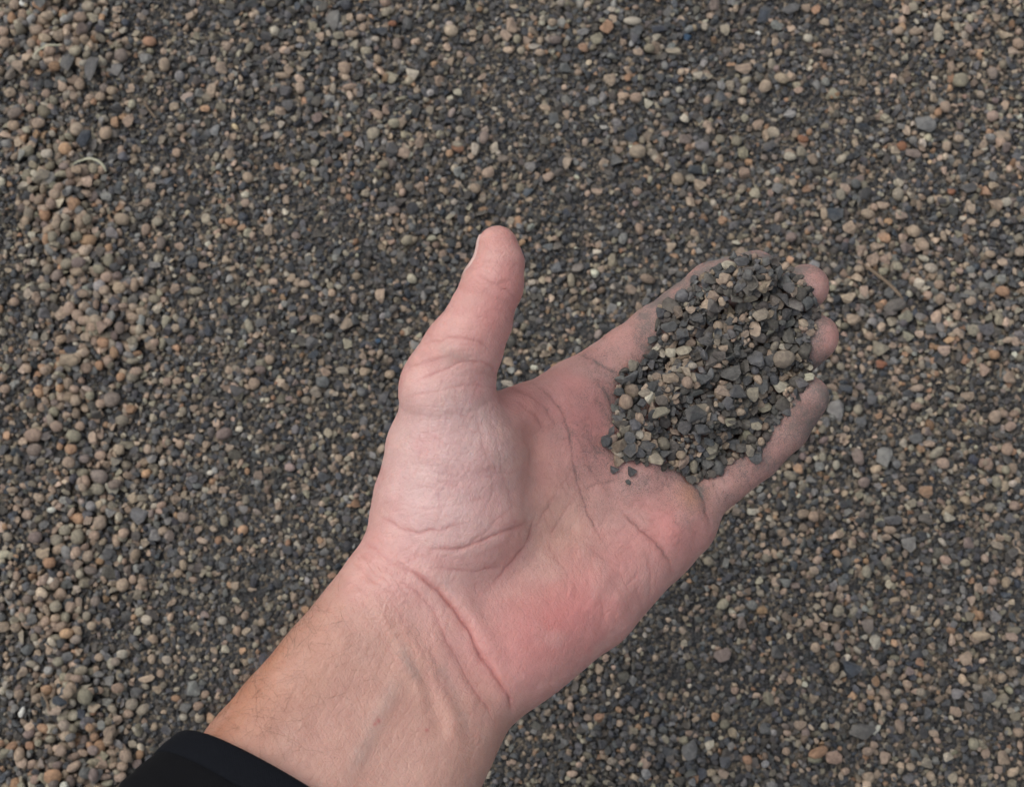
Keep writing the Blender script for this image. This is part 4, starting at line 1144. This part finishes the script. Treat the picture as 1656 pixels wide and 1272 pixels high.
pp, _ = world_to_px(np.stack([cx_.ravel(), cy_.ravel(), np.where(ok, HB, 0.2).ravel() + 0.003], 1))
inP = in_poly(pp[:, 0], pp[:, 1], PILE).reshape(HB.shape) & ok
dP, _ = poly_dist(pp[:, 0], pp[:, 1], PILE, True)
dP = np.where(inP.ravel(), dP, 0).reshape(HB.shape)
# the grooves between the fingers fill up first, then a low mound
target = np.where(inP, np.where(ok, HB, 0) + 0.0015 + 0.0085 * sstep(6, 105, dP), -1)
HH = np.where(ok, HB, -1.0).astype(np.float32)
low = HB[inP].mean()
OWN2 = np.full(HB.shape, -1, np.int32)
hd = Dropper(HH, OWN2, hx0, hy0, HR)
cells_ = np.argwhere(inP & (dP > 5))
miss = 0; n_in = 0
while n_in < 5200 and miss < 900:
    dm = float(np.clip(np.exp(rng.normal(math.log(2.3), 0.40)), 1.1, 5.5))
    best = None
    for t in range(4):
        i, j = cells_[rng.integers(len(cells_))]
        if dP[i, j] < dm * 0.5 * PXMM * 0.7: continue
        de = target[i, j] - HH[i, j]
        if best is None or de > best[0]: best = (de, i, j)
    if best is None or best[0] < 0:
        miss += 1; continue
    tn = rng.random() < 0.31
    u_ = rng.random()
    if tn: shp = int(rng.choice(ROUND)) if u_ < .25 else int(rng.choice(CHIP))
    else: shp = int(rng.choice(CHIP)) if u_ < .50 else int(rng.choice(FLAKE)) if u_ < .75 else int(rng.choice(SHELL)) if u_ < .95 else int(rng.choice(ROUND))
    code = CI[random.choice('ttttvplw')] if tn else CI[random.choice('ddddwwwwwnnn')]
    a = dm * 0.0005
    hd.drop(hx0 + best[2] * HR, hy0 + best[1] * HR, a, a * HC[shp], 0.5, 2, 0.0015, (shp, code, None))
    n_in += 1
n_rand2 = len(hd.rec)
HELD = """1000,605,115,100,0,v 730,675,110,75,-10,n 565,865,115,78,-20,d 860,600,90,100,0,d 890,730,70,88,0,d 980,730,86,66,30,l 845,770,60,76,0,v 220,810,78,82,0,t 525,715,56,62,0,t 885,385,84,72,0,v
 710,205,66,60,0,t 790,120,78,52,10,d 940,150,72,60,0,n 430,445,88,62,0,d 395,375,62,66,0,d 260,635,62,66,0,v 655,1025,78,72,-20,v 235,1045,72,76,0,d 185,1100,56,62,0,t 330,1030,78,52,10,d
 495,1070,52,46,0,t 625,1110,76,66,0,n 550,1130,46,72,0,v 545,1190,56,52,0,w 735,905,68,46,-15,v 785,860,62,40,0,t 440,570,62,66,0,l 680,430,56,52,0,t 700,755,82,52,10,t 1020,250,62,56,0,n
 1090,170,40,28,0,l 575,390,72,62,0,d 605,690,84,62,-10,d 185,760,62,56,0,d 180,890,56,46,20,n 170,1145,46,42,0,d 255,1155,46,56,0,d 230,1200,28,28,0,d 640,1165,56,46,0,w 855,1085,72,62,0,d
 745,1020,78,66,0,d 860,930,56,46,0,v 900,840,78,56,0,v 610,510,72,62,0,d 400,800,70,60,0,w 680,580,70,56,0,w 960,310,56,60,0,m 500,470,70,56,0,d 440,700,84,60,0,t 770,760,90,70,0,d
 310,765,64,46,0,v 545,635,50,36,0,l 635,200,66,60,0,w 540,360,54,40,20,p 130,1000,66,60,0,d 890,1005,40,46,0,t 370,690,50,52,0,t 1145,300,60,76,-20,n 1150,360,60,40,0,m 700,545,50,36,0,p"""
for it in HELD.split():
    cx, cy, w_, h_, an, cc = it.split(',')
    px, py = 940 + float(cx) / 3.028, 380 + float(cy) / 3.028
    w_, h_ = float(w_) / 3.028, float(h_) / 3.028
    k = np.argmin((pp[:, 0] - px) ** 2 + (pp[:, 1] - py) ** 2)
    i, j = divmod(int(k), nx_)
    # parallax: the mound stands above the skin, so step towards the camera foot
    hgt_ = max(0.0, float(HH[i, j] - HB[i, j])) if HB[i, j] > 0 else 0.0
    wx = np.array([hx0 + j * HR, hy0 + i * HR])
    d3 = np.array([wx[0], wx[1], float(HB[i, j])]) - CT
    wx = wx + d3[:2] * (hgt_ / d3[2])
    a = (w_ + h_) / 4 / PXMM / 1000 * 0.94
    shp = random.choice(FLAKE + CHIP) if cc in 'dnw' else random.choice(CHIP + ROUND[5:])
    hd.drop(wx[0], wx[1], a, a * HC[shp], 0.55, 1, 0, (shp, CI[cc], (w_ / h_, -float(an))))
hrec = hd.rec
NH = len(hrec)
hvis = np.bincount(OWN2[OWN2 >= 0], minlength=NH)
hX = np.array([r_[:3] for r_ in hrec]); hA = np.array([r_[3] for r_ in hrec]); hS = np.array([r_[5][0] for r_ in hrec]); hC = np.array([r_[5][1] for r_ in hrec])
htr = np.arange(NH) >= n_rand2
hCOL = jitter_cols(hC, htr, 0.22)
hCOL = hCOL * 0.98 + np.array([0.15, 0.14, 0.12]) * 0.12            # all a little dusty
hflat = np.isin(hS, FLAKE + SHELL)
hROT = np.stack([rng.normal(0, np.where(hflat, 0.38, 0.5)), rng.normal(0, np.where(hflat, 0.38, 0.5)), rng.uniform(0, 6.283, NH)], 1)
hROT[:, 0] += np.where((rng.random(NH) < 0.4), math.pi, 0)
hSCL = np.stack([hA * rng.uniform(0.88, 1.14, NH), hA * rng.uniform(0.86, 1.12, NH), hA * rng.uniform(0.85, 1.2, NH)], 1)
for i in range(n_rand2, NH):
    asp, an = hrec[i][5][2]
    me_ext = get_co(SHAPES[hS[i]][0]); ex = (me_ext.max(0) - me_ext.min(0)) / 2
    k = math.sqrt(asp)
    hSCL[i] = (hA[i] * k / ex[0], hA[i] / k / ex[1], hA[i])
    hROT[i] = (random.uniform(-.2, .2), random.uniform(-.2, .2), R(an))
hpx, _ = world_to_px(hX)
htop = np.argsort(-hvis)[:300]
h_thing = np.zeros(NH, bool); h_thing[htop] = True
def where_held(x, y):
    s_ = (x - 1150) * 0.75 - (y - 590) * 0.66       # towards the fingertips
    t_ = (x - 1150) * 0.66 + (y - 590) * 0.75       # towards the little finger
    a_ = ('by the palm' if s_ < -130 else 'towards palm' if s_ < -60 else 'mid-finger' if s_ < 20 else 'towards fingertips' if s_ < 95 else 'by the fingertips')
    b_ = ('index side' if t_ < -85 else 'over index finger' if t_ < -45 else 'over middle finger' if t_ < 5 else 'over ring finger' if t_ < 55 else 'little finger side' if t_ < 100 else 'outer edge')
    return 'in hand, ' + a_ + ', ' + b_
qh = np.quantile(hA[htop], [0.3, 0.8])
base = []
for i in htop:
    base.append((size_word(hA[i], *qh) + PAL[CODES[hC[i]]][1] + ' ' + SHW[SHAPES[hS[i]][1]].replace('stone flake', 'flake').replace('rounded', 'round') + ' ' + where_held(*hpx[i]), hpx[i, 0], hpx[i, 1]))
for i, lb in zip(htop, unique_labels(base)):
    stone_object(int(hS[i]), hX[i], hROT[i], hSCL[i], hCOL[i], lb, 'pebble' if hS[i] < 8 else 'stone', 'stones heaped in the hand')

# every shape needs one visible stone to copy from
for k in range(len(SHAPES)):
    if k not in proto:
        for q in np.argsort(-score):
            if RS[q] == k and not is_thing[q]:
                is_thing[q] = True
                stone_object(k, RX[q], ROT[q], SCL[q], RCOL[q], PAL[CODES[RC[q]]][1] + ' ' + SHW[SHAPES[k][1]] + ' ' + where_ground(*pxy[q]), 'stone', 'larger stones lying in the gravel')
                break
bpy.context.view_layer.update()
names = sorted(o.name for o in SHAPE_COL.objects)
IDX = {k: names.index(o.name) for k, o in proto.items()}

def scatter(name, X, rot, scl, col, shp, label):
    """one object: a cloud of points, each showing one of the stone shapes"""
    me = bpy.data.meshes.new(name)
    me.vertices.add(len(X))
    me.vertices.foreach_set('co', np.ascontiguousarray(X, np.float32).ravel())
    put_attr(me, 'rot', rot, 'FLOAT_VECTOR'); put_attr(me, 'scl', scl, 'FLOAT_VECTOR')
    put_attr(me, 'col', col, 'FLOAT_COLOR')
    put_attr(me, 'idx', np.array([IDX[int(k)] for k in shp]), 'INT')
    me.materials.append(M_STONE)
    o = link(bpy.data.objects.new(name, me))
    ng = bpy.data.node_groups.new(name, 'GeometryNodeTree')
    ng.interface.new_socket('Geometry', in_out='INPUT', socket_type='NodeSocketGeometry')
    ng.interface.new_socket('Geometry', in_out='OUTPUT', socket_type='NodeSocketGeometry')
    N, L = ng.nodes.new, ng.links.new
    gi, go = N('NodeGroupInput'), N('NodeGroupOutput')
    ci = N('GeometryNodeCollectionInfo')
    ci.inputs['Collection'].default_value = SHAPE_COL
    ci.inputs['Separate Children'].default_value = True
    ci.inputs['Reset Children'].default_value = True
    iop = N('GeometryNodeInstanceOnPoints')
    iop.inputs['Pick Instance'].default_value = True
    def attr(nm, typ):
        a_ = N('GeometryNodeInputNamedAttribute'); a_.data_type = typ; a_.inputs['Name'].default_value = nm
        return a_.outputs[0]
    e2r = N('FunctionNodeEulerToRotation')
    L(attr('rot', 'FLOAT_VECTOR'), e2r.inputs[0])
    L(gi.outputs[0], iop.inputs['Points']); L(ci.outputs[0], iop.inputs['Instance'])
    L(attr('idx', 'INT'), iop.inputs['Instance Index']); L(e2r.outputs[0], iop.inputs['Rotation']); L(attr('scl', 'FLOAT_VECTOR'), iop.inputs['Scale'])
    L(iop.outputs[0], go.inputs[0])
    md = o.modifiers.new('stones', 'NODES'); md.node_group = ng
    return tag(o, label, 'gravel', kind='stuff')

keep = (vis > 1) & ~is_thing
parts = [(RX[keep], ROT[keep], SCL[keep], RCOL[keep], RS[keep])]
big = vis > 5
big[np.arange(NR) >= n_rand] = False
sx0 = -0.15
big &= (RX[:, 0] > sx0) & (RX[:, 0] < gx1 - 0.004)
Wd, Ht = gx1 - 0.004 - sx0, gy1 - gy0 - 0.008
mx, my = (sx0 + gx1 - 0.004) / 2, (gy0 + gy1) / 2
spots = [(gx0 + 0.004 - Wd * (k + 0.5), 0) for k in range(2)] + [(gx1 - 0.004 + Wd * (k + 0.5), 0) for k in range(2)]
spots += [(gx0 + Wd * (k - 1.5), tj) for tj in (-1, 1) for k in range(6)]
for q, (cx, tj) in enumerate(spots):
    X2 = RX[big].copy()
    if q % 2:
        X2[:, 0] = 2 * mx - X2[:, 0]; X2[:, 1] = 2 * my - X2[:, 1]
    X2[:, 0] += cx - mx; X2[:, 1] += tj * Ht
    parts.append((X2, ROT[big], SCL[big], RCOL[big], RS[big]))
cat_ = [np.concatenate([p_[k] for p_ in parts]) for k in range(5)]
scatter('gravel', *cat_, 'loose gravel of dark grey and tan grains covering the ground')
hk = (hvis > 0) & ~h_thing
scatter('held_gravel', hX[hk], hROT[hk], hSCL[hk], hCOL[hk], hS[hk], 'small grains between the larger stones heaped in the hand')

# ------------------------------------------------------------------ bits of straw and twig lying on the gravel
def ground_h(x, y):
    i = int((y - gy0) / RES); j = int((x - gx0) / RES)
    return float(H[max(0, min(NYg - 1, i)), max(0, min(NXg - 1, j))])
def stalk(name, pts, r_mm, mat, label, cat, flatten=0.6, lift=0.0004, arch=0.0):
    P3 = []
    for px, py in pts:
        g_, _ = px_to_ground(px, py, 0.007); P3.append(g_)
    P3 = np.array(P3)
    t = np.linspace(0, len(P3) - 1, 22)
    Xs = np.stack([np.interp(t, np.arange(len(P3)), P3[:, k]) for k in range(3)], 1)
    for _ in range(4): Xs[1:-1] = (Xs[:-2] + Xs[2:] + 2 * Xs[1:-1]) / 4
    hz = np.array([max(ground_h(x + dx * .001, y + dy * .001) for dx in (-1, 0, 1) for dy in (-1, 0, 1)) for x, y, _ in Xs])
    for _ in range(12): hz[1:-1] = np.maximum(hz[1:-1] * .4, (hz[:-2] + hz[2:]) / 2 * .6 + hz[1:-1] * .4)
    q = np.linspace(-1, 1, len(Xs))
    Xs[:, 2] = np.maximum(hz, np.quantile(hz, .6)) + lift + arch * (1 - q * q)
    vs, fs = [], []
    K = 8
    for i in range(len(Xs)):
        d_ = Xs[min(i + 1, len(Xs) - 1)] - Xs[max(i - 1, 0)]; d_ /= np.linalg.norm(d_)
        s_ = np.cross(d_, (0, 0, 1)); s_ /= np.linalg.norm(s_); n_ = np.cross(s_, d_)
        e_ = r_mm / 1000 * (0.35 + 0.65 * min(1, (1 - abs(q[i])) * 4)) * (0.9 + 0.2 * random.random())
        for k in range(K):
            a_ = k * 2 * math.pi / K
            vs.append(Xs[i] + e_ * (math.cos(a_) * s_ + flatten * math.sin(a_) * n_))
    fs = grid_faces(len(Xs), K, True) + [tuple(range(K)), tuple(len(vs) - 1 - k for k in range(K))]
    org = Xs[0].copy()
    me = mesh_from(name, [tuple(x - org) for x in vs], fs)
    me.polygons.foreach_set('use_smooth', np.ones(len(me.polygons), bool))
    me.materials.append(mat)
    o = link(bpy.data.objects.new(name, me)); o.location = org
    return tag(o, label, cat, 'plant scraps lying on the gravel')
def cr(ox, oy, k, pts): return [(ox + a_ / k, oy + b_ / k) for a_, b_ in pts]
stalk('dry_straw', cr(0, 0, 3.18, [(393, 872), (415, 842), (465, 824), (515, 838), (540, 862), (550, 888)]), 0.62, M_STRAW, 'pale straw bent into an arch over two tan pebbles, left side', 'straw', arch=0.002)
stalk('dry_straw', cr(0, 0, 3.18, [(200, 312), (225, 285), (270, 268), (340, 262)]), 0.5, M_STRAW, 'thin greenish straw curled near the top left corner', 'straw')
stalk('dry_straw', cr(0, 0, 3.18, [(735, 515), (755, 550), (800, 605)]), 0.5, M_TWIG, 'short thin brown straw among tan pebbles, upper left', 'straw')
stalk('dry_twig', cr(1300, 340, 4.542, [(430, 392), (520, 458), (610, 528), (665, 582), (722, 655)]), 0.9, M_TWIG, 'long brown twig lying beyond the fingertips', 'twig', 0.9)
stalk('dry_twig', cr(0, 960, 3.943, [(285, 620), (315, 675), (350, 748)]), 0.6, M_TWIG, 'short grey brown twig touching a round tan pebble, bottom left', 'twig', 0.9)
stalk('dry_twig', cr(1240, 580, 3.976, [(1500, 40), (1497, 80), (1492, 130)]), 0.5, M_TWIG, 'tiny upright brown twig at the right edge', 'twig', 0.9)
